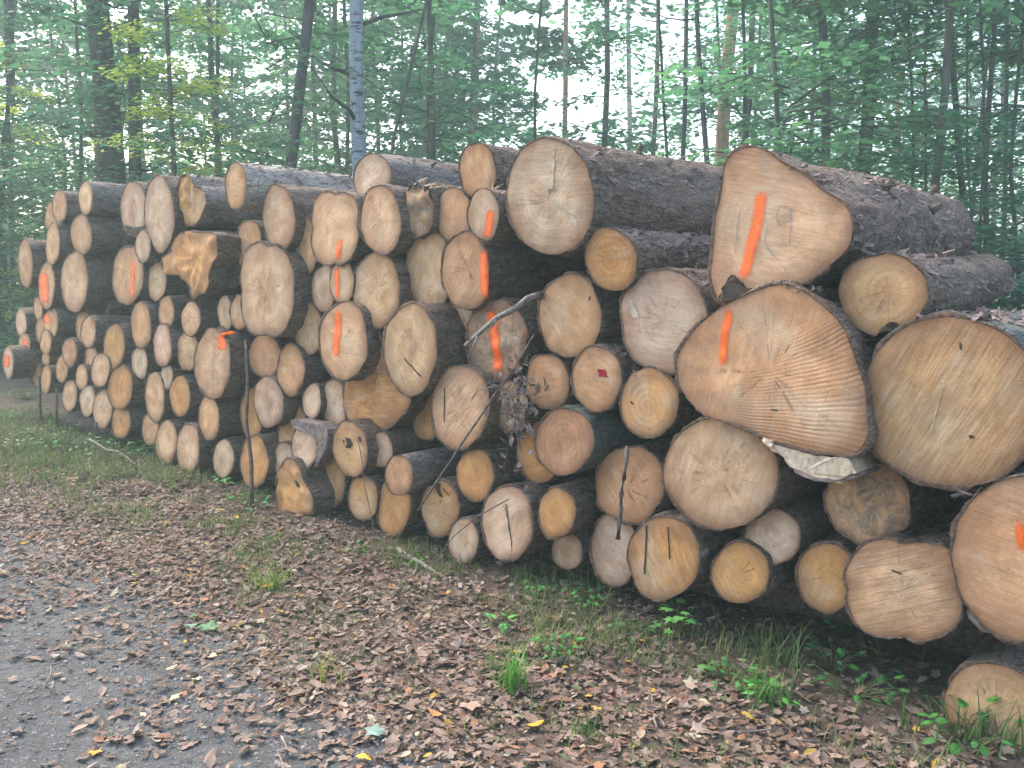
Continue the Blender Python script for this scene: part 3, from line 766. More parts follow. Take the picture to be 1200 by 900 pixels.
for key, cx, cy, sp, k in (('ringlog', 762, 440, 30, 26), ('redtag', 718, 412, 18, 22), ('notchright', 1060, 300, 60, 14), ('shield', 985, 215, 60, 20), ('bigright', 1100, 372, 80, 26), ('dampend', 985, 560, 10, 6), ('rightedge', 1135, 580, 20, 18), ('ridged', 940, 340, 22, 16)):
    parts = []
    for i in range(k):   # shaggy bark scraps standing off the rim
        a = on_pile(cx + rg.uniform(-sp, sp) , cy + rg.uniform(-4, 4), LOGOBJ[key]['d'] + rg.uniform(.0, .12))
        # bring it to the log's surface
        c = LOGOBJ[key]['c3']; r = a - c; off = r - ND * r.dot(ND)
        if off.length > 1e-4:
            a = c + ND * r.dot(ND) + off.normalized() * (off.length)
        b = a + Vector((rg.uniform(-.04, .05), rg.uniform(-.03, .05), rg.uniform(.005, .03)))
        w = Vector((rg.uniform(-.02, .02), rg.uniform(-.02, .02), .003))
        th = Vector((0, 0, .004))
        parts.append(([a, a + w, b + w * .4, b, a - th, a + w - th, b + w * .4 - th, b - th], [(0, 1, 2, 3), (7, 6, 5, 4), (0, 4, 5, 1), (1, 5, 6, 2), (2, 6, 7, 3), (3, 7, 4, 0)]))
    v, f = join(parts); tag(world_part('bark_scraps', key, v, f, M['flap']), kind='stuff')
# orange smear over the bark of the corner-marked log
# ------------------------------------------------------------------ GROUND
def gh(x, y):
    w = x * ND.x + y * ND.y
    z = .03 * noise.noise(Vector((x * .7, y * .7, 0))) + .012 * noise.noise(Vector((x * 3, y * 3, 4)))
    k = max(0.0, min(1.0, (w - 1.9) / .8)) * max(0.0, min(1.0, (3.9 - w) / .8))
    z += k * .035 * (1 + noise.noise(Vector((x * 2, y * 2, 8))))
    if w > 6: z += .25 * (noise.noise(Vector((x * .12, y * .12, 2)))) * min(1, (w - 6) / 8)
    z += .015 * noise.noise(Vector((x * 9, y * 9, 1))) * (.35 if w < 2 else 1)
    return z
def road_edge(x, y):
    s = x * TD.x + y * TD.y
    return 1.75 + .22 * noise.noise(Vector((s * .9, 0, 0))) + .08 * noise.noise(Vector((s * 4, 3, 0)))
def axis(lo, hi, c0, c1, fine):
    a = []; v = c0
    while v < c1: a.append(v); v += fine
    st = fine
    while v < hi: a.append(v); st *= 1.22; v += st
    a.append(hi)
    v = c0; st = fine; b = []
    while True:
        st *= 1.22; v -= st
        if v < lo: break
        b.append(v)
    return [lo] + b[::-1] + a
def soil_mat(name, road):
    g = N(name)
    p = g.pos()
    n1 = g.noise(p, 1.6, 5, .6)
    n2 = g.noise(p, 22.0, 5, .7)
    n3 = g.noise(p, 120.0, 3, .7)
    if road:
        c = g.mix(g.ramp(n1, [(.35, 0.0), (.65, 1.0)]), (.075, .078, .080), (.125, .128, .130))
        vo = g.n('ShaderNodeTexVoronoi', inp={'Vector': p, 'Scale': 75.0})
        c = g.mix(g.ramp(vo.outputs['Distance'], [(.18, .55), (.34, 0.0)]), c, g.mix(g.math('FRACT', g.math('MULTIPLY', g.n('ShaderNodeSeparateXYZ', inp={0: vo.outputs['Color']}).outputs['X'], 5.0)), (.09, .09, .09), (.26, .26, .255)))
        c = g.mix(g.ramp(n2, [(.47, 0.0), (.6, .6)]), c, (.065, .052, .045))
        h = g.math('ADD', n3, g.math('MULTIPLY', n2, 1.2))
    else:
        c = g.mix(g.ramp(n1, [(.35, 0.0), (.65, 1.0)]), (.075, .055, .042), (.13, .10, .08))
        c = g.mix(g.ramp(n2, [(.48, 0.0), (.6, .8)]), c, (.20, .145, .12))
        c = g.mix(g.ramp(g.noise(p, 4.0, 5, .7), [(.52, 0.0), (.62, .55)]), c, (.06, .085, .035))
        c = g.mix(g.ramp(n3, [(.4, .6), (.55, 0.0)]), c, (.03, .024, .02))
        h = g.math('ADD', n3, g.math('MULTIPLY', n2, 2.0))
    return g.finish(c, .95, h, .7, .02, .1)
M['soil'] = soil_mat('leafy_soil', False)
M['road'] = soil_mat('gravel_track', True)
# grid in pile coordinates (s along the front, w into the pile)
SS = axis(-62, 62, -9.5, 3.2, .085)
WW = axis(-62, 70, -1.0, 6.0, .085)
gv = []; gf_soil = []; gf_road = []
for w in WW:
    for s in SS:
        x = TD.x * s + ND.x * w; y = TD.y * s + ND.y * w
        gv.append((x, y, gh(x, y)))
ns = len(SS)
for j in range(len(WW) - 1):
    for i in range(ns - 1):
        a = j * ns + i
        f = (a, a + 1, a + ns + 1, a + ns)
        cx = (gv[a][0] + gv[a + ns + 1][0]) / 2; cy = (gv[a][1] + gv[a + ns + 1][1]) / 2
        w = cx * ND.x + cy * ND.y
        (gf_road if -2.2 < w < road_edge(cx, cy) else gf_soil).append(f)
def submesh(name, faces, mat):
    used = sorted({i for f in faces for i in f}); mp = {u: k for k, u in enumerate(used)}
    return make_mesh(name, [gv[u] for u in used], [tuple(mp[i] for i in f) for f in faces], mat)
ground = put('forest_floor', submesh('forest_floor', gf_soil, M['soil'])); tag(ground, kind='structure', label='brown forest floor with leaf litter under and round the log pile')
road = put('dirt_track', submesh('dirt_track', gf_road, M['road'])); tag(road, kind='structure', label='grey gravel forest track strewn with fallen leaves')

# ------------------------------------------------------------------ FALLEN LEAVES
def leaf_mat():
    g = N('fallen_leaf')
    col = g.n('ShaderNodeAttribute', attribute_name='tint').outputs['Color']
    n = g.noise(g.pos(), 60, 3, .6)
    c = g.mix(g.math('MULTIPLY', n, .5), col, g.mix(.7, col, (.10, .06, .045)))
    return g.finish(c, .8, n, .3, .004, .2, .12)
def leaf_obj_mat():
    g = N('fallen_leaf_single')
    oi = g.n('ShaderNodeObjectInfo')
    col = oi.outputs['Color']
    n = g.noise(g.obj(), 70, 3, .6)
    c = g.mix(g.math('MULTIPLY', n, .5), col, g.mix(.7, col, (.10, .06, .045)))
    return g.finish(c, .8, n, .3, .004, .2, .12)
M['leaf'] = leaf_mat(); M['leaf1'] = leaf_obj_mat()
def leaf_shape(kind, rng):
    """unit leaf lying in xy: outline + centre line, curled; returns verts, faces"""
    if kind == 'maple':
        rad = [1.0, .55, .85, .5, .7, .42, .3, .42, .7, .5, .85, .55]
        n = len(rad); pts = [(rad[i] * math.cos(2 * math.pi * i / n + math.pi / 2) * .55, rad[i] * math.sin(2 * math.pi * i / n + math.pi / 2) * .55) for i in range(n)]
    elif kind == 'oak':
        pts = [(0, .6), (.14, .45), (.11, .33), (.24, .22), (.16, .08), (.27, -.05), (.13, -.2), (.15, -.35), (0, -.55), (-.15, -.35), (-.13, -.2), (-.27, -.05), (-.16, .08), (-.24, .22), (-.11, .33), (-.14, .45)]
    else:
        pts = [(0, .55), (.16, .34), (.25, .05), (.2, -.25), (0, -.5), (-.2, -.25), (-.25, .05), (-.16, .34)]
    ca, cb = rng.uniform(-.55, .55), rng.uniform(-.5, .9)
    tw = rng.uniform(-.4, .4)
    V = [(0, 0, 0)]
    for (x, y) in pts:
        x *= rng.uniform(.9, 1.1); y *= rng.uniform(.93, 1.07)
        V.append((x, y, ca * y * y + cb * x * x * 1.5 + tw * x * y + rng.uniform(-.03, .03)))
    n = len(pts)
    return V, [(0, 1 + i, 1 + (i + 1) % n) for i in range(n)]
lrng = random.Random(11)
SHAPES = [leaf_shape(k, lrng) for k in ('maple', 'maple', 'oak', 'beech', 'beech', 'oak', 'maple', 'beech')]
LCOL = [((.24, .165, .128), 32), ((.285, .21, .165), 28), ((.19, .13, .10), 18), ((.34, .265, .215), 10), ((.32, .16, .09), 3.5), ((.24, .12, .08), 4), ((.45, .40, .28), 3), ((.50, .33, .06), 1.2), ((.13, .17, .08), 1.2)]
def pick_col(r):
    t = r.random() * sum(w for _, w in LCOL)
    for c, w in LCOL:
        t -= w
        if t <= 0: break
    k = r.uniform(.62, 1.05)
    return tuple(v * k for v in c)
def visible(x, y, z=0, m=25):
    p = Vector((x, y, z)) - Vector((0, 0, CAMZ))
    c, s = math.cos(PITCH), math.sin(PITCH)
    zz = p.y * c - p.z * s
    if zz < .5: return None
    u = 600 + F * p.x / zz; v = 450 - F * (p.z * c + p.y * s) / zz
    return (u, v, zz) if (-m < u < 1200 + m and v < 900 + m) else None
def litter_density(x, y):
    w = x * ND.x + y * ND.y
    e = road_edge(x, y)
    n = noise.noise(Vector((x * 1.3, y * 1.3, 6)))
    n2 = noise.noise(Vector((x * 4, y * 4, 7)))
    if w < e:
        k = .66 * math.exp(-((e - w) / .28)) + .13 + .5 * n + .4 * n2
    elif w < 3.0:
        k = .85 - .25 * max(0, (w - 2.5) / .5) + .35 * n + .25 * n2
    elif w < 5.4: k = .22
    else: k = .5
    return max(.06, min(1, k))
cand = []
grng = random.Random(21)
for i in range(150000):
    s = grng.uniform(-11, 2.6); w = grng.uniform(-.5, 3.6) if grng.random() < .93 else grng.uniform(3.6, 10)
    x = TD.x * s + ND.x * w; y = TD.y * s + ND.y * w
    v = visible(x, y)
    if not v: continue
    if grng.random() > litter_density(x, y) * .95: continue
    size = grng.choice((.014, .018, .022, .026, .031, .038, .046, .055)) * grng.uniform(.75, 1.15)
    cand.append((F * size / v[2], x, y, size))
cand.sort(key=lambda c: -c[0])
near, rest = cand[:300], cand[300:42000]
leaf_me = []
for V, Fs in SHAPES: leaf_me.append(make_mesh('fallen_leaf', V, Fs, M['leaf1'], smooth=False))
def leaf_rot(r): return (r.gauss(0, .2), r.gauss(0, .2), r.uniform(0, 6.28))
for (px, x, y, size) in near:
    w = x * ND.x + y * ND.y
    par = road if -2.2 < w < road_edge(x, y) else ground
    put('fallen_leaf', grng.choice(leaf_me), par, pick_col(grng), (x, y, gh(x, y) + .008 + grng.uniform(0, .012)), leaf_rot(grng), (size * 1.15,) * 3)
def scatter_leaves(name, items, zf, lift=.006):
    V = []; Fs = []; C = []
    for (x, y, size) in items:
        vs, fs = grng.choice(SHAPES)
        m = Matrix.Translation((x, y, zf(x, y) + lift + grng.uniform(0, .012))) @ Matrix.Rotation(grng.uniform(0, 6.28), 4, 'Z') @ Matrix.Rotation(grng.gauss(0, .3), 4, 'X') @ Matrix.Rotation(grng.gauss(0, .3), 4, 'Y') @ Matrix.Diagonal((size, size, size, 1))
        b = len(V); c = pick_col(grng)
        V += [m @ Vector(q) for q in vs]; Fs += [tuple(i + b for i in f) for f in fs]; C += [c] * len(vs)
    me = make_mesh(name, V, Fs, M['leaf'], smooth=False)
    a = me.attributes.new('tint', 'FLOAT_COLOR', 'POINT')
    a.data.foreach_set('color', [k for c in C for k in (*c, 1)])
    return put(name, me)
ll = scatter_leaves('leaf_litter', [(c[1], c[2], c[3] * 1.1) for c in rest], gh)
tag(ll, 'pinkish brown fallen leaves strewn over the track and its verge', 'leaves', kind='stuff')
# a few distinct leaves the photo shows
for (px, py, size, col, sh) in ((441, 858, .085, (.24, .36, .30), 0), (245, 735, .10, (.12, .24, .12), 1), (222, 733, .07, (.20, .33, .24), 3), (627, 850, .055, (.70, .36, .04), 3), (425, 888, .06, (.65, .42, .05), 2),
                                (230, 795, .05, (.45, .48, .36), 0), (550, 831, .10, (.36, .25, .19), 6), (313, 690, .06, (.55, .32, .06), 4), (510, 838, .06, (.46, .22, .08), 3), (700, 830, .05, (.5, .33, .08), 0), (277, 611, .06, (.62, .40, .05), 4)):
    g = on_ground(px, py, .02)
    w = g.dot(ND)
    par = road if w < road_edge(g.x, g.y) else ground
    put('fallen_leaf', leaf_me[sh], par, col, (g.x, g.y, gh(g.x, g.y) + .022), (R(8), 0, px), (size * 1.1,) * 3)

# loose stones, wood chips and bark crumbs
def crumbs(name, items, mat, label, flat=.6):
    V = []; Fs = []
    for (x, y, sz, el) in items:
        a = grng.uniform(0, 6.28); z = gh(x, y); b = len(V); ca, sa = math.cos(a), math.sin(a)
        for (px_, py_, pz_) in ((1, 0, 0), (0, 1, 0), (-1, 0, 0), (0, -1, 0), (0, 0, 1), (0, 0, -1)):
            j = grng.uniform(.7, 1.2); u = px_ * sz * el * j; v = py_ * sz * j
            V.append((x + u * ca - v * sa, y + u * sa + v * ca, z + pz_ * sz * flat * j + sz * .15))
        Fs += [(b, b + 1, b + 4), (b + 1, b + 2, b + 4), (b + 2, b + 3, b + 4), (b + 3, b, b + 4), (b + 1, b, b + 5), (b + 2, b + 1, b + 5), (b + 3, b + 2, b + 5), (b, b + 3, b + 5)]
    return tag(put(name, make_mesh(name, V, Fs, mat, smooth=False)), label, name.split('_')[0], kind='stuff')
def spots_(nn, w0, w1, s0=-11, s1=2.6):
    out = []
    while len(out) < nn:
        s_ = grng.uniform(s0, s1); w_ = grng.uniform(w0, w1); x = TD.x * s_ + ND.x * w_; y = TD.y * s_ + ND.y * w_
        if visible(x, y): out.append((x, y))
    return out
M['stone'] = mat_simple('grey_stone', (.10, .10, .10), (.24, .235, .23), 25)
crumbs('gravel', [(x, y, .002 + .010 * grng.random() ** 3, grng.uniform(1, 1.5)) for x, y in spots_(9000, -.5, 2.0)], M['stone'], 'small grey stones pressed into the forest track')
crumbs('wood_chips', [(x, y, .002 + .006 * grng.random() ** 2, grng.uniform(1.5, 4)) for x, y in spots_(2600, 2.2, 3.6)], M['inner_bark'], 'bark crumbs and wood chips fallen in front of the pile', .3)

# ------------------------------------------------------------------ GRASS AND GROUND PLANTS
def leafy_mat(name, c0, c1, trans=.35, rough=.6, var='tone'):
    g = N(name)
    a = g.attr(var)
    oi = g.n('ShaderNodeObjectInfo')
    c = g.mix(a, c0, c1)
    c = g.mix(1.0, c, oi.outputs['Color'], 'MULTIPLY')
    return g.finish(c, rough, None, spec=.25, trans=trans)
M['grass'] = leafy_mat('grass_blade', (.05, .10, .03), (.22, .24, .10), .3)
M['herb'] = leafy_mat('herb_leaf', (.05, .15, .045), (.13, .30, .09), .35)
def blades(items, rng):
    V = []; Fs = []; A = []
    for (x, y, z, h, wd, tn) in items:
        a = rng.uniform(0, 6.28); lean = rng.uniform(.15, .9) * h
        dx, dy = math.cos(a), math.sin(a); px_, py_ = -dy, dx
        b = len(V)
        for t, ww in ((0, 1), (.4, .8), (.75, .5), (1, .06)):
            cx = x + dx * lean * t * t; cy = y + dy * lean * t * t; cz = z + h * (t - .25 * t * t * lean / h)
            V.append((cx - px_ * wd * ww, cy - py_ * wd * ww, cz)); V.append((cx + px_ * wd * ww, cy + py_ * wd * ww, cz))
            A += [tn, tn]
        for k in range(3): Fs.append((b + 2 * k, b + 2 * k + 1, b + 2 * k + 3, b + 2 * k + 2))
    return V, Fs, A
items = []
brng = random.Random(31)
def in_pile_gap(w): return w > 3.35
for i in range(42000):
    s = brng.uniform(-12, 2.6); w = brng.gauss(2.72, .36)
    if w < 1.75 or w > 4.0: continue
    x = TD.x * s + ND.x * w; y = TD.y * s + ND.y * w
    v = visible(x, y)
    if not v: continue
    k = noise.noise(Vector((x * 1.8, y * 1.8, 3))) + .5 * noise.noise(Vector((x * 5, y * 5, 2)))
    if k < .22 + brng.uniform(-.2, .12) - .12 * (w > 2.75): continue
    items.append((x, y, gh(x, y) - .005, brng.uniform(.03, .10) * (1 if brng.random() < .9 else 1.7), brng.uniform(.0015, .003), brng.random() ** 1.3))
for i in range(2600):   # lush grass at the pile's left foot
    x0, y0 = on_ground(brng.gauss(50, 60), brng.gauss(535, 22)).xy
    items.append((x0, y0, gh(x0, y0), brng.uniform(.05, .14), brng.uniform(.003, .005), brng.random() * .6))
V, Fs, A = blades(items, brng)
o = put('verge_grass', make_mesh('verge_grass', V, Fs, M['grass'], smooth=False, attrs={'tone': A}), color=(1.1, 1.15, 1.0))
tag(o, 'thin patches of short grass along the foot of the log pile', 'grass', kind='stuff')
# distinct tufts
def tuft(px, py, h, nb, spread, label, col=(1, 1.3, .9), wd=.003):
    g = on_ground(px, py); z = gh(g.x, g.y)
    r = random.Random(px)
    it = [(r.gauss(0, spread), r.gauss(0, spread), 0, h * r.uniform(.5, 1.1), wd * r.uniform(.7, 1.3), r.random() * .7) for _ in range(nb)]
    V, Fs, A = blades(it, r)
    root = empty('grass_tuft', (g.x, g.y, z)); tag(root, label, 'grass tuft')
    tag(put('blades', make_mesh('blades', V, Fs, M['grass'], smooth=False, attrs={'tone': A}), root, col), kind='stuff')
tuft(600, 815, .17, 70, .022, 'bright upright grass tuft alone in the leaf litter, centre foreground', (1.0, 1.9, .9), .0035)
tuft(318, 692, .13, 60, .05, 'yellow-green grass tuft beside the track with a yellow leaf', (1.5, 1.7, .9))
tuft(905, 790, .22, 34, .05, 'loose arching grass tuft under the small low logs at right', (.9, 1.1, .9))
tuft(900, 835, .12, 60, .05, 'low dense green tuft in front of the arching grass', (.9, 1.6, .9))
tuft(668, 690, .20, 22, .05, 'tall sparse grass blades under the pale log ends in the middle', (1, 1.2, .9))
tuft(610, 690, .12, 18, .03, 'few short grass blades below the small low log', (1.1, 1.3, .9))
tuft(1165, 885, .20, 40, .06, 'dark grass tuft in front of the lowest log at right', (.7, 1.0, .7), .004)
tuft(1060, 860, .10, 50, .09, 'low spreading grass at lower right under the flattened log', (.9, 1.2, .8))
tuft(385, 800, .14, 26, .05, 'pale dry grass tuft at the track edge left of centre', (2.2, 1.9, 1.3), .002)
tuft(690, 860, .10, 34, .06, 'small green grass patch among leaves at bottom centre', (.9, 1.3, .8))
def herb_leaf(kind):
    if kind == 'lobed':
        rad = [1.0, .45, .8, .42, .62, .35, .22, .35, .62, .42, .8, .45]; n = len(rad)
        P_ = [(rad[i] * math.sin(2 * math.pi * i / n) * .5, .5 + rad[i] * math.cos(2 * math.pi * i / n) * .5) for i in range(n)]
    else:
        P_ = [(0, 1), (.2, .75), (.3, .45), (.22, .15), (0, 0), (-.22, .15), (-.3, .45), (-.2, .75)]
    n = len(P_)
    V = [(0, .45, .04)] + [(x, y, -.25 * x * x - .15 * (y - .4) ** 2 + random.uniform(-.02, .02)) for x, y in P_]
    return make_mesh('leaf', V, [(0, 1 + (i + 1) % n, 1 + i) for i in range(n)], M['herb'], smooth=False, attrs={'tone': [random.random()] + [random.random() * .8 for _ in P_]})
HL = {'lobed': [herb_leaf('lobed') for _ in range(3)], 'oval': [herb_leaf('oval') for _ in range(3)]}
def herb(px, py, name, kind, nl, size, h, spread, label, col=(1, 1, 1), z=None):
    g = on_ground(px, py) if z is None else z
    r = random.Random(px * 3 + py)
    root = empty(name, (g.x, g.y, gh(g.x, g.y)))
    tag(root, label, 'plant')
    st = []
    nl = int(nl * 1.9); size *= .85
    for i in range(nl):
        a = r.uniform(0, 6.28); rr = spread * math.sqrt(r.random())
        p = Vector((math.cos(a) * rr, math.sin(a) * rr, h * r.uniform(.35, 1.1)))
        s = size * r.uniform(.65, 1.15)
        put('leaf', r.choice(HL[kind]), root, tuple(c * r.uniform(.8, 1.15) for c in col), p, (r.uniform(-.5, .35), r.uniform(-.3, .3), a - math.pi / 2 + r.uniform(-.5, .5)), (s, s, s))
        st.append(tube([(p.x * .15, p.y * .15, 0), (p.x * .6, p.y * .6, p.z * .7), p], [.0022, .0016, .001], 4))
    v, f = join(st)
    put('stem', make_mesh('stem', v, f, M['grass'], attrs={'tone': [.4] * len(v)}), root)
herb(800, 752, 'maple_seedling', 'lobed', 8, .105, .13, .075, 'bright green lobed seedling below the honey orange grained log', (2.2, 2.2, 1.8))
herb(745, 755, 'leafy_weed', 'oval', 12, .045, .05, .10, 'low green weed patch left of the lobed seedling', (1, 1.15, 1))
herb(640, 703, 'leafy_weed', 'oval', 14, .04, .05, .10, 'green weed patch under the pale cracked log', (1.2, 1.5, 1.2))
herb(690, 715, 'leafy_weed', 'oval', 16, .04, .06, .11, 'green weed patch between the low pale log and grained log', (1.1, 1.4, 1.1))
herb(655, 775, 'leafy_weed', 'oval', 14, .045, .06, .09, 'green leafy weed right of the upright grass tuft', (.9, 1.2, .9))
herb(585, 745, 'leafy_weed', 'oval', 7, .05, .04, .06, 'small pale green weed above the upright grass tuft', (1.2, 1.6, 1.3))
herb(855, 812, 'leafy_weed', 'oval', 18, .045, .06, .11, 'green weed patch left of the low dense tuft', (.9, 1.15, .9))
herb(905, 840, 'leafy_weed', 'oval', 12, .04, .05, .09, 'green weeds rooted in the low dense tuft', (1.0, 1.4, .9))
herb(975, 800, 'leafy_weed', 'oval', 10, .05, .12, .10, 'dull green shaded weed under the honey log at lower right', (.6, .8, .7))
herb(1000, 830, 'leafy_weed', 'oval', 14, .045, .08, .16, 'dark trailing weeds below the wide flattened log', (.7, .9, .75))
herb(1130, 880, 'leafy_weed', 'oval', 12, .06, .10, .14, 'weeds crowding the front of the lowest log', (.8, 1.1, .8))
herb(1190, 870, 'leafy_weed', 'oval', 12, .06, .14, .10, 'broad green weeds at the lower right corner', (1.0, 1.3, .8))
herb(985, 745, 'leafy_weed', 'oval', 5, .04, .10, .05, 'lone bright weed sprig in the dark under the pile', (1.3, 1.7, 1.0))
herb(230, 735, 'leafy_weed', 'lobed', 3, .07, .03, .05, 'three flat green leaves lying on the track', (.9, 1.0, 1.0))
herb(485, 668, 'leafy_weed', 'oval', 6, .04, .05, .05, 'small bright sprig by the bare branch on the ground', (1.4, 1.7, 1.0))
herb(420, 655, 'leafy_weed', 'oval', 6, .04, .05, .06, 'small green sprig under the honey logs left of centre', (1.2, 1.5, 1.0))
herb(290, 600, 'leafy_weed', 'oval', 16, .05, .07, .14, 'green weeds at the foot of the leaning stake', (.9, 1.3, 1.0))
herb(262, 578, 'leafy_weed', 'oval', 6, .06, .10, .05, 'bright leafy sprig left of the leaning stake', (1.3, 1.7, 1.0))
herb(162, 535, 'leafy_weed', 'oval', 6, .08, .12, .08, 'pale green sprig under the left bottom logs', (1.3, 1.7, 1.4))
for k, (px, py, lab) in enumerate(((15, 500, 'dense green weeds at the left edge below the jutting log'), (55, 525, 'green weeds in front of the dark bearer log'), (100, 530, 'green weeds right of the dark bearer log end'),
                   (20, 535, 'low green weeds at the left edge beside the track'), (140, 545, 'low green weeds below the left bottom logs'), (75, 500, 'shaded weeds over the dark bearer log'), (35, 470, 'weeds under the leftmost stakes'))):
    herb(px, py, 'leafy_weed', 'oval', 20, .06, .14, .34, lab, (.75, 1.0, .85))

# ------------------------------------------------------------------ STICKS, STAKES, BRANCHES
def stick(name, pts, r0, r1, mat, label, cat, extra=(), sides=7):
    o0 = Vector(pts[0])
    V, Fs = tube([Vector(p) - o0 for p in pts], [r0 + (r1 - r0) * i / (len(pts) - 1) for i in range(len(pts))], sides)
    parts = [(V, Fs)]
    for e, ra, rb in extra:
        parts.append(tube([Vector(p) - o0 for p in e], [ra + (rb - ra) * i / (len(e) - 1) for i in range(len(e))], 5))
    v, f = join(parts)
    o = put(name, make_mesh(name, v, f, mat), loc=o0)
    return tag(o, label, cat)
def pp(px, py, d): return on_pile(px, py, d)
stick('leaning_stake', wobble(pp(295, 590, -.30), pp(288, 398, -.10), 9, .03, 3), .015, .010, M['stake'], 'thin reddish brown stake leaning upright against the pile at left', 'stake')
stick('hanging_stick', wobble(pp(724, 632, -.12), pp(735, 523, -.10), 7, .015, 4), .012, .010, M['twig'], 'short dark stick hanging in front of the reddish round log', 'stick')
a = pp(546, 412, -.20)
stick('dead_branch', [pp(545, 405, -.18), pp(560, 392, -.17), pp(583, 372, -.20), pp(603, 362, -.2), pp(618, 350, -.16), pp(634, 345, -.02)], .010, .017, M['twig_pale'],
      'grey forked dead branch poking out across the dirty striped log', 'branch',
      [([pp(560, 392, -.17), pp(556, 405, -.2), pp(548, 418, -.2)], .008, .002), ([pp(583, 372, -.2), pp(576, 384, -.22), pp(560, 398, -.22)], .007, .002), ([pp(550, 400, -.18), pp(548, 392, -.2)], .005, .002)])
stick('long_twig', wobble(pp(490, 598, -.22), pp(626, 392, -.16), 14, .05, 8), .006, .0045, M['twig'], 'long thin bare twig slanting up across the middle of the pile', 'twig',
      [([pp(553, 468, -.19), pp(560, 457, -.2), pp(585, 452, -.2), pp(595, 438, -.2)], .003, .003), ([pp(610, 430, -.17), pp(612, 440, -.2), pp(600, 480, -.2)], .003, .001)])
stick('dead_stalk', [pp(596, 585, -.1), pp(560, 605, -.14), pp(530, 630, -.2), pp(506, 662, -.3)], .0035, .0025, M['twig'], 'thin bent stem lying over the pale cracked log', 'stem', [([pp(590, 592, -.11), pp(597, 615, -.1), pp(600, 650, -.1)], .002, .001)])
stick('dead_stalk', wobble(pp(418, 512, -.15), pp(440, 635, -.30), 9, .04, 12), .003, .0025, M['twig'], 'thin vertical dead stem in front of the two-knot log', 'stem')
b0 = on_ground(465, 644, .03); b1 = on_ground(512, 672, .03)
stick('bare_branch', wobble(on_ground(463, 643, .05), on_ground(530, 682, .03), 7, .04, 5), .018, .009, M['twig_pale'], 'short pale bare branch on the ground below the honey logs', 'branch',
      [([on_ground(490, 660, .05), on_ground(480, 685, .04), on_ground(470, 690, .03)], .007, .003)])
stick('bare_branch', wobble(on_ground(105, 515, .1), on_ground(185, 560, .02), 8, .08, 15), .012, .006, M['twig_pale'], 'thin bent bare branch on the ground under the left bottom logs', 'branch')
stick('bare_branch', wobble(on_ground(350, 622, .03), on_ground(430, 632, .05), 7, .06, 25), .008, .004, M['twig'], 'thin dark twig on the ground in front of the bulging log', 'branch')
for k, (x0, y0, x1, y1, lab) in enumerate(((46, 440, 50, 520, 'first thin upright stake at the far left of the pile'), (66, 455, 67, 520, 'second thin upright stake left of the bottom logs'), (113, 495, 115, 525, 'short thin upright stick under the left bottom logs'))):
    stick('thin_stake', wobble(pp(x1, y1, -.05), pp(x0, y0, -.08), 5, .02, k), .018, .012, M['twig'], lab, 'stake')
# crooked root loop under the right edge log
stick('root_loop', [pp(1132, 700, .0), pp(1138, 722, -.05), pp(1152, 738, -.08), pp(1172, 742, -.08)], .012, .009, M['twig'], 'curved brown root hanging under the big log at the right edge', 'root')
# ground twigs
tr = random.Random(77)
for k, (px, py, ln, lab) in enumerate(((330, 870, .35, 'twig on the track at bottom left'), (60, 820, .25, 'twig on the grey gravel at far left'), (770, 870, .3, 'twig among leaves at bottom right of centre'), (545, 740, .3, 'twig in the litter above the grass tuft'),
                                  (700, 775, .3, 'twig in the litter right of the weed patch'), (960, 880, .35, 'twig at the bottom edge in front of the flattened log'), (440, 720, .25, 'twig in the litter left of centre'))):
    g = on_ground(px, py); a = tr.uniform(0, 6.28)
    e = Vector((g.x + math.cos(a) * ln, g.y + math.sin(a) * ln, 0))
    stick('twig', wobble((g.x, g.y, gh(g.x, g.y) + .02), (e.x, e.y, gh(e.x, e.y) + .02), 7, .04, k * 3), .004, .002, M['twig_pale'], 'thin ' + lab, 'twig')
# dead leaf clump caught in the pile
parts = []
cr = random.Random(9)
for i in range(150):
    q = pp(cr.gauss(606, 13), cr.gauss(478, 30), cr.uniform(-.20, -.02))
    vs, fs = leaf_shape('beech', cr)
    m = Matrix.Translation(q) @ Matrix.Rotation(cr.uniform(0, 6.28), 4, 'Z') @ Matrix.Rotation(cr.uniform(0, 6.28), 4, 'X') @ Matrix.Scale(cr.uniform(.03, .06), 4)
    parts.append(([m @ Vector(v) for v in vs], fs))
c0 = pp(606, 478, -.1)
v, f = join(parts)
root = empty('dead_leaf_clump', c0)
tag(root, 'clump of grey withered leaves and twigs caught between the logs', 'leaf clump')
o = put('withered_leaves', make_mesh('withered_leaves', [Vector(q) - c0 for q in v], f, M['deadleaf'], smooth=False), root); tag(o, kind='stuff')
parts = []
for i in range(22):
    a = pp(cr.gauss(606, 12), cr.gauss(470, 30), cr.uniform(-.2, -.05)); b = a + Vector((cr.uniform(-.1, .1), cr.uniform(-.08, .03), cr.uniform(-.14, .14)))
    parts.append(tube(wobble(a, b, 5, .03, i), [.004, .003, .003, .002, .001], 4))
v, f = join(parts); tag(put('fine_twigs', make_mesh('fine_twigs', [Vector(q) - c0 for q in v], f, M['twig']), root), kind='stuff')
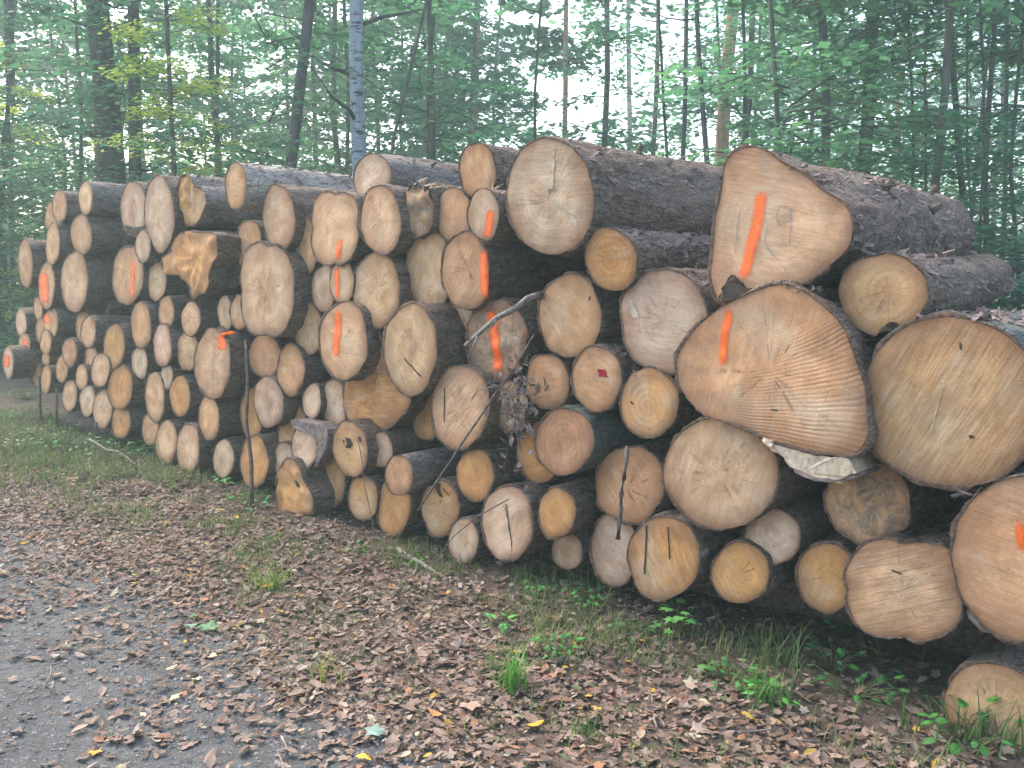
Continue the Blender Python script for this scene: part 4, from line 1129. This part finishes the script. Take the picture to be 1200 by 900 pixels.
# bearers under the pile
def bearer(a, b, r, label):
    pts = wobble(a, b, 14, .05, a.x)
    o0 = Vector(a)
    root = empty('bearer_log', o0); tag(root, label, 'bearer log')
    V, Fs = tube([p - o0 for p in pts], [r * (1 + .08 * noise.noise(Vector((i, 2, 2)))) for i in range(14)], 16)
    put('bark', make_mesh('bark', V, Fs[:-2], M['bark']), root)
    put('cut_face', make_mesh('cut_face', V, Fs[-2:], M['cut'], smooth=False, attrs={'rad': [.5] * len(V)}), root, (.16, .12, .09))
def gp(s, w, z): return Vector((TD.x * s + ND.x * w, TD.y * s + ND.y * w, z))
bl = on_ground(25, 510); br = on_ground(250, 585)
sl_, sr_ = bl.dot(TD), br.dot(TD)
bearer(gp(sl_, 3.32, .10), gp(sl_ + 3.0, 3.75, .07), .10, 'dark weathered bearer log on the ground under the left end of the pile')
s0 = pp(640, 600, 0).dot(TD); s1 = pp(1190, 800, 0).dot(TD)
bearer(gp(s0, 3.75, .10), gp(s1 + .3, 3.95, .12), .12, 'dark bearer log in shadow under the right part of the pile')

# ------------------------------------------------------------------ FOREST
def mat_trunk(name, c0, c1, birch=False):
    g = N(name)
    o = g.obj()
    oi = g.n('ShaderNodeObjectInfo')
    sv = g.scalev(o, (1, 1, .25))
    n1 = g.noise(sv, 12, 5, .65); n2 = g.noise(sv, 50, 4, .7)
    c = g.mix(g.ramp(n1, [(.35, 0.0), (.65, 1.0)]), c0, c1)
    if birch:
        bv = g.scalev(o, (3.0, 3.0, 14.0))
        c = g.mix(g.ramp(g.noise(bv, 1.6, 4, .7), [(.54, 0.0), (.60, .85)]), c, (.05, .045, .045))
    c = g.mix(1.0, c, oi.outputs['Color'], 'MULTIPLY')
    return g.finish(c, .95, g.math('ADD', n1, n2), .6, .02, .1)
M['trunk'] = mat_trunk('tree_bark', (.08, .07, .062), (.17, .15, .135))
M['trunk_birch'] = mat_trunk('birch_bark', (.42, .41, .40), (.60, .58, .56), True)
M['trunk_pine'] = mat_trunk('pine_bark', (.30, .17, .11), (.48, .30, .20))
M['foliage'] = leafy_mat('tree_leaf', (.045, .140, .085), (.12, .28, .13), .62, .5)
def make_crown(seed, z0, z1, rad, nb, nl, lsize, droop=.15):
    """foliage in flat sprays along many side branches: small leaf faces through the whole volume"""
    r = random.Random(seed)
    V = []; Fs = []; A = []; tw = []
    for b in range(nb):
        z = r.uniform(z0, z1); a = r.uniform(0, 6.28)
        ln = rad * r.uniform(.45, 1.0) * (1 - .45 * (z - z0) / (z1 - z0))
        up = r.uniform(-.05, .5)
        dirv = Vector((math.cos(a), math.sin(a), up)).normalized(); side = Vector((-math.sin(a), math.cos(a), 0))
        base = Vector((0, 0, z)); tip = base + dirv * ln - Vector((0, 0, droop * ln))
        tw.append(tube([base, base + dirv * ln * .5, tip], [.012, .008, .003], 3))
        shade = r.random()
        for i in range(nl):
            t = r.uniform(.2, 1.05); sp = (1 - abs(t - .6)) * .42 * ln
            p = base + dirv * ln * t + side * r.gauss(0, sp * .5) + Vector((0, 0, -droop * ln * t * t + r.gauss(0, .06)))
            s = lsize * r.uniform(.7, 1.3)
            yaw = a + r.uniform(-1.2, 1.2); d1 = Vector((math.cos(yaw), math.sin(yaw), r.uniform(-.6, .2))) * s
            d2 = Vector((-math.sin(yaw), math.cos(yaw), r.uniform(-.5, .5))) * s * .32
            k = len(V); V += [p, p + d1 * .5 + d2, p + d1, p + d1 * .5 - d2]; Fs.append((k, k + 1, k + 2, k + 3))
            A += [min(1, max(0, shade * .6 + r.random() * .5))] * 4
    me = make_mesh('crown', V, Fs, M['foliage'], smooth=False, attrs={'tone': A})
    v, f = join(tw)
    mt = make_mesh('branches', v, f, M['trunk'])
    return me, mt
CROWNS = [make_crown(i, 1.0, 7.5, 2.4, 44, 100, .105) for i in range(5)]           # understorey broadleaf
HIGH = [make_crown(40 + i, 3.0, 11.0, 3.1, 52, 100, .14) for i in range(4)]       # taller trees
LOW = [make_crown(80 + i, .15, 2.6, 1.4, 36, 56, .075) for i in range(2)]        # bushes
FAR = [make_crown(120 + i, .5, 14.0, 4.6, 60, 85, .27) for i in range(4)]
TREEN = [0]
def trunk_mesh(r0, r1, H, lean, seed, sides=10):
    pts = []; rad = []
    m = 12
    for i in range(m):
        t = i / (m - 1); z = H * t
        pts.append((lean[0] * z + .05 * noise.noise(Vector((t * 4, seed, 1))) * H * .25, lean[1] * z + .05 * noise.noise(Vector((t * 4, seed, 7))) * H * .25, z - .15))
        rad.append((r0 + (r1 - r0) * t) * (1.25 if i == 0 else 1))
    v, f = tube(pts, rad, sides)
    return v, f
def tree(x, y, r, H, kind, label, crown=None, lean=(0, 0), col=(1, 1, 1), ccol=(1, 1, 1), cs=1.0, group=None, name=None, cat='tree', fork=None, limbs=0):
    seed = TREEN[0] * 1.7; TREEN[0] += 1
    root = empty(name or 'tree', (x, y, gh(x, y)))
    tag(root, label, cat, group)
    v, f = trunk_mesh(r, r * .45, H, lean, seed)
    put('trunk', make_mesh('trunk', v, f, M[kind]), root, col)
    rr = random.Random(seed)
    if limbs:
        parts = []
        for i in range(limbs):
            z = rr.uniform(1.3, min(H * .8, 1.5 + y * .35)); a = rr.uniform(0, 6.28); ln = rr.uniform(.5, 1.7)
            p = Vector((lean[0] * z, lean[1] * z, z)); e = p + Vector((math.cos(a), math.sin(a), rr.uniform(-.25, .6))) * ln
            v, f = tube(wobble(p, e, 6, .15, seed + i), [r * .25 + .004, r * .2 + .003, r * .15 + .003, .006, .005, .003], 5)
            put('bare_limb', make_mesh('bare_limb', v, f, M['trunk']), root, col)
    if crown:
        me, mt = crown
        rz = rr.uniform(0, 6.28)
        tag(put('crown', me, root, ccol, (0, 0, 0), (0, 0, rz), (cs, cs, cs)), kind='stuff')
        tag(put('branches', mt, root, col, (0, 0, 0), (0, 0, rz), (cs, cs, cs)), kind='stuff')
    return root
# trunks one can tell apart: (x at top, x at pile, y of foot view, width px, distance, kind, colour, label, crown)
W1 = (1, 1, 1)
TR = [
 (117, 135, 28, 14, 'trunk', (.55, .55, .60), 'thick dark grey trunk, left of a close pair behind the pile at left', 'H'),
 (149, 155, 14, 13.8, 'trunk', (.5, .53, .60), 'slimmer dark trunk, right of a close pair behind the pile at left', 'C'),
 (110, 122, 12, 14.6, 'trunk_pine', (.9, .8, .8), 'reddish brown trunk showing left of the dark pair', None),
 (6, 4, 12, 16, 'trunk', (.7, .9, .95), 'dark trunk at the very left edge of the view', 'C'),
 (16, 13, 6, 17, 'trunk', (.7, .8, .8), 'thin dark trunk just right of the left edge', None),
 (93, 95, 5, 16, 'trunk', (.7, .8, .8), 'thin dark trunk left of the thick pair', 'C'),
 (248, 257, 7, 17, 'trunk', (.9, .8, .8), 'slender dark trunk between the thick pair and slate trunk', 'C'),
 (356, 342, 13, 11.5, 'trunk', (.7, .75, .85), 'slate grey leaning trunk rising behind the bare top log', 'C'),
 (422, 418, 17.5, 11, 'trunk_birch', (.55, .62, .70), 'pale birch trunk with dark bands behind the pale top log', None),
 (492, 453, 4.5, 10, 'trunk', (.8, .9, .8), 'thin sapling leaning right beside the birch', None),
 (559, 552, 11, 30, 'trunk_pine', (1.1, .95, .95), 'pinkish pine trunk far behind, above the weathered logs', 'F'),
 (633, 628, 4, 12, 'trunk', (.7, .8, .75), 'thin straight dark trunk left above the huge pale log', None),
 (665, 662, 7, 24, 'trunk_pine', (1.3, 1.2, 1.1), 'tan pine trunk above the huge pale log', 'F'),
 (711, 709, 7.5, 17, 'trunk', (.9, .9, .95), 'straight dark trunk above the thick dark log', 'C'),
 (739, 732, 6.5, 24, 'trunk_birch', (1.25, 1.1, .85), 'sun-tinted pale birch trunk above the thick dark log', None),  # warm bright tint puts sunlight into the bark colour
 (772, 769, 6, 20, 'trunk', (1.2, .95, .9), 'brownish thin trunk right of the sun-tinted birch', None),
 (768, 790, 4, 13, 'trunk', (.7, .8, .8), 'thin dark curved trunk leaning left at its top', None),
 (804, 801, 6.5, 14, 'trunk', (.75, .85, .95), 'straight dark trunk, first of two left of the triangular butt', None),
 (818, 832, 7, 13, 'trunk', (.75, .85, .95), 'dark trunk leaning left, second of two left of the triangular butt', None),
 (858, 842, 16, 18, 'trunk_pine', (1.1, 1.1, 1.05), 'thick pinkish tan trunk behind the triangular butt', None),
 (865, 884, 5, 13, 'trunk', (.7, .85, .8), 'thin dark trunk leaning left just over the triangular butt', 'C'),
 (970, 967, 10, 12, 'trunk', (.75, .85, .95), 'straight dark trunk right of the triangular butt', 'C'),
 (1021, 1014, 15, 12.5, 'trunk', (.75, .85, .85), 'thicker dark trunk over the notched round log', 'H'),
 (1058, 1046, 6, 22, 'trunk_pine', (1.0, 1.1, .9), 'short-looking tan trunk over the shaggy log top', None),
 (1067, 1067, 4, 13, 'trunk', (.75, .85, .75), 'first thin sapling trunk in the right-hand thicket', 'C'),
 (1088, 1087, 4, 14, 'trunk', (.75, .85, .75), 'second thin sapling trunk in the right-hand thicket', None),
 (1108, 1127, 8, 12, 'trunk', (.8, .9, .8), 'dark trunk leaning left in the right-hand thicket', 'C'),
 (1166, 1161, 7, 12, 'trunk', (.8, .9, .85), 'straight dark trunk near the right edge', 'C'),
 (1151, 1148, 4, 11, 'trunk', (.8, .9, .8), 'thin sapling left of the straight trunk near the right edge', None),
 (1180, 1178, 6, 14, 'trunk', (.8, .9, .85), 'second dark trunk from the right edge', 'C'),
 (1196, 1194, 5, 12, 'trunk', (.8, .9, .85), 'trunk at the very right edge', None),
 (1137, 1139, 3, 11, 'trunk', (.8, .9, .8), 'thinnest sapling in the right-hand thicket', None),
]
for (xt, xb, wpx, D, kind, col, lab, cr_) in TR:
    pt = at_dist(xt, 0, D); pb = at_dist(xb, 210, D)
    lean = (pt.x - pb.x) / (pt.z - pb.z)
    x0 = pb.x - lean * pb.z
    r = wpx * D / F / 2
    crown = {'C': CROWNS, 'H': HIGH, 'F': FAR}.get(cr_)
    crown = crown[int(xb) % len(crown)] if crown else None
    nm = {'trunk': 'broadleaf_tree', 'trunk_birch': 'birch_tree', 'trunk_pine': 'pine_tree'}[kind]
    if wpx < 5.5 and kind == 'trunk': nm = 'sapling'
    tree(x0, D, r * 1.12, 15 if r > .05 else 9, kind, lab, crown, (lean, 0), col, (.95, 1, .95), 1.0, 'forest trees behind the log pile', nm, limbs=5 if D < 16 else 0)
# deeper woodland: individual trees, still one thing each
fr = random.Random(4)
DESC = ['slender', 'leafy', 'bushy', 'spreading', 'thin-stemmed', 'dense', 'loose-crowned']
def side_word(px):
    return ('at the far left' if px < 120 else 'above the left part of the pile' if px < 420 else 'above the middle of the pile' if px < 720 else 'above the thick dark trunk' if px < 870 else 'above the triangular butt' if px < 1020 else 'in the right-hand thicket')
def dist_word(D): return 'close' if D < 13 else 'midway' if D < 22 else 'far' if D < 35 else 'distant'
WB = {}; WO = []; WT = []
fill = []
for D, step in ((11, 190), (15, 130), (20, 100), (27, 80), (36, 60)):
    px = -120 + fr.uniform(0, step)
    while px < 1330:
        fill.append((px, D * fr.uniform(.9, 1.12))); px += step * fr.uniform(.75, 1.3)
for (px, D) in fill:
    q = at_dist(px, 330, D)
    # let the sky show through over the middle, as in the photograph
    if D < 13 and (560 < px < 900 or px < 230): continue
    if D < 21 and px < 330: continue
    if px > 980 and fr.random() < .35: continue
    if D < 40 and (590 < px < 830 or -20 < px < 70) and fr.random() < .85: continue
    cr_ = CROWNS if D < 17 else HIGH if D < 30 else FAR
    yel = 150 < px < 300 and D < 22
    cc = (1.9, 1.5, .7) if yel and fr.random() < .5 else (fr.uniform(.8, 1.15), fr.uniform(.9, 1.15), fr.uniform(.8, 1.05))  # the yellow tint stands in for sunlit foliage
    near_t = min(TR, key=lambda t: abs(t[1] - px))
    fkey = (near_t[6], 'left' if px < near_t[1] else 'right')
    WB.setdefault(fkey, []).append((D, cc[0] > 1.5))
    WO.append((fkey, len(WB[fkey]) - 1, cc[0] > 1.5))
    root = tree(q.x, q.y, fr.uniform(.022, .05) * (1 + D / 30), 14, 'trunk', 'x', fr.choice(cr_), (fr.uniform(-.04, .04), 0), (.8, .9, .85), cc, fr.uniform(.85, 1.25), 'woodland trees behind the pile', 'broadleaf_tree')
    WT.append(root)
SHORT = {}
for t in TR:
    w = t[6].split(',')[0].split(' showing')[0].split(' rising')[0].split(' with dark')[0].split(' behind the pile')[0].split(' leaning left just')[0]
    SHORT[t[6]] = w
for root, (fkey, idx, yl) in zip(WT, WO):
    ds = sorted(range(len(WB[fkey])), key=lambda i: WB[fkey][i][0]); rk = ds.index(idx)
    order = '' if len(ds) == 1 else ['nearest ', 'second ', 'third ', 'fourth ', 'fifth ', 'sixth ', 'seventh '][min(rk, 6)]
    root['label'] = f"{order}{'sun-tinted yellow' if yl else 'green'} tree {fkey[1]} of the {SHORT[fkey[0]]}"
for (px, D, cs, lab) in ((205, 12.0, .66, 'sun-tinted yellow tree, brightest of the woodland, between the dark pair and the slate trunk'), (262, 13.5, .5, 'smaller sun-tinted yellow tree left of the slate trunk'), (5, 16, .75, 'sun-tinted tree at the top left corner')):
    q = at_dist(px, 330, D)
    tree(q.x, q.y, .04, 9, 'trunk', lab, CROWNS[px % 4], (.01, 0), (.8, .85, .8), (5.0, 2.5, .8), cs, 'woodland trees behind the pile', 'broadleaf_tree')  # strong yellow crown tint paints sunlight into the leaves
# bushes at the left and behind the right end
for (px, D, s, lab) in ((0, 16, 1.3, 'leafy bush at the left edge behind the jutting log'), (35, 17, 1.5, 'leafy bush left of the upper left logs'), (-30, 15, 1.5, 'bush half outside the left edge'), (75, 18, 1.6, 'bush behind the topmost left logs'),
                        (210, 13, 1.2, 'bush above the two-lobed log'), (300, 15, 1.3, 'bush above the honey-coloured top log'), (480, 15, 1.3, 'bush right of the birch trunk'), (600, 17, 1.2, 'bush left above the huge pale log'),
                        (1080, 13, 1.2, 'bush behind the shaggy log tops at right'), (1180, 11, 1.1, 'bush at the right edge behind the biggest log'), (940, 17, 1.4, 'bush right of the triangular butt')):
    q = at_dist(px, 330, D)
    root = empty('bush', (q.x, q.y, gh(q.x, q.y))); tag(root, lab, 'bush', 'bushes in the undergrowth')
    me, mt = LOW[int(D) % 2]; rz = fr.uniform(0, 6.28)
    tag(put('foliage', me, root, (1.1, 1.25, 1.0), (0, 0, 0), (0, 0, rz), (s, s, s)), kind='stuff'); tag(put('stems', mt, root, (1, 1, 1), (0, 0, 0), (0, 0, rz), (s, s, s)), kind='stuff')
# far woodland that reads as one mass
V = []; Fs = []; A = []
wr = random.Random(3)
for i in range(60000):
    D = wr.uniform(42, 75); px = wr.uniform(-150, 1350)
    z = (wr.random() ** 1.5) * 22
    x = (px - 600) / F * D
    if noise.noise(Vector((x * .16, D * .05, z * .22))) + .5 * noise.noise(Vector((x * .5, D * .2, z * .6))) < -.22 + .028 * z + .34 * math.exp(-((px - 710) / 110) ** 2) + .4 * math.exp(-((px - 45) / 45) ** 2): continue
    p = Vector((x, D, z)); a = wr.uniform(0, 6.28); s = wr.uniform(.3, .75)
    d1 = Vector((math.cos(a), math.sin(a), wr.uniform(-.7, .3))) * s; d2 = Vector((-math.sin(a), math.cos(a), wr.uniform(-.5, .5))) * s * .4
    k = len(V); V += [p, p + d1 * .5 + d2, p + d1, p + d1 * .5 - d2]; Fs.append((k, k + 1, k + 2, k + 3)); A += [wr.random()] * 4
o = put('far_woodland', make_mesh('far_woodland', V, Fs, M['foliage'], smooth=False, attrs={'tone': A}), color=(1, 1.1, .95))
tag(o, 'distant mass of woodland foliage behind everything', 'woodland', kind='stuff')

# ------------------------------------------------------------------ HAZE
g = N('haze_air')
vol = g.n('ShaderNodeVolumePrincipled', inp={'Color': (.72, .96, .93, 1), 'Density': .0055, 'Anisotropy': .2})
g.t.links.new(vol.outputs[0], g.out.inputs['Volume'])
X0, X1, Y0, Y1, Z0, Z1 = -100, 100, -100, 100, -2.0, 24
hv = [(X0, Y0, Z0), (X1, Y0, Z0), (X1, Y1, Z0), (X0, Y1, Z0), (X0, Y0, Z1), (X1, Y0, Z1), (X1, Y1, Z1), (X0, Y1, Z1)]
hz = put('haze', make_mesh('haze', hv, [(3, 2, 1, 0), (4, 5, 6, 7), (0, 1, 5, 4), (1, 2, 6, 5), (2, 3, 7, 6), (3, 0, 4, 7)], g.m, smooth=False))
tag(hz, 'thin bluish forest haze filling the air', 'haze', kind='stuff')
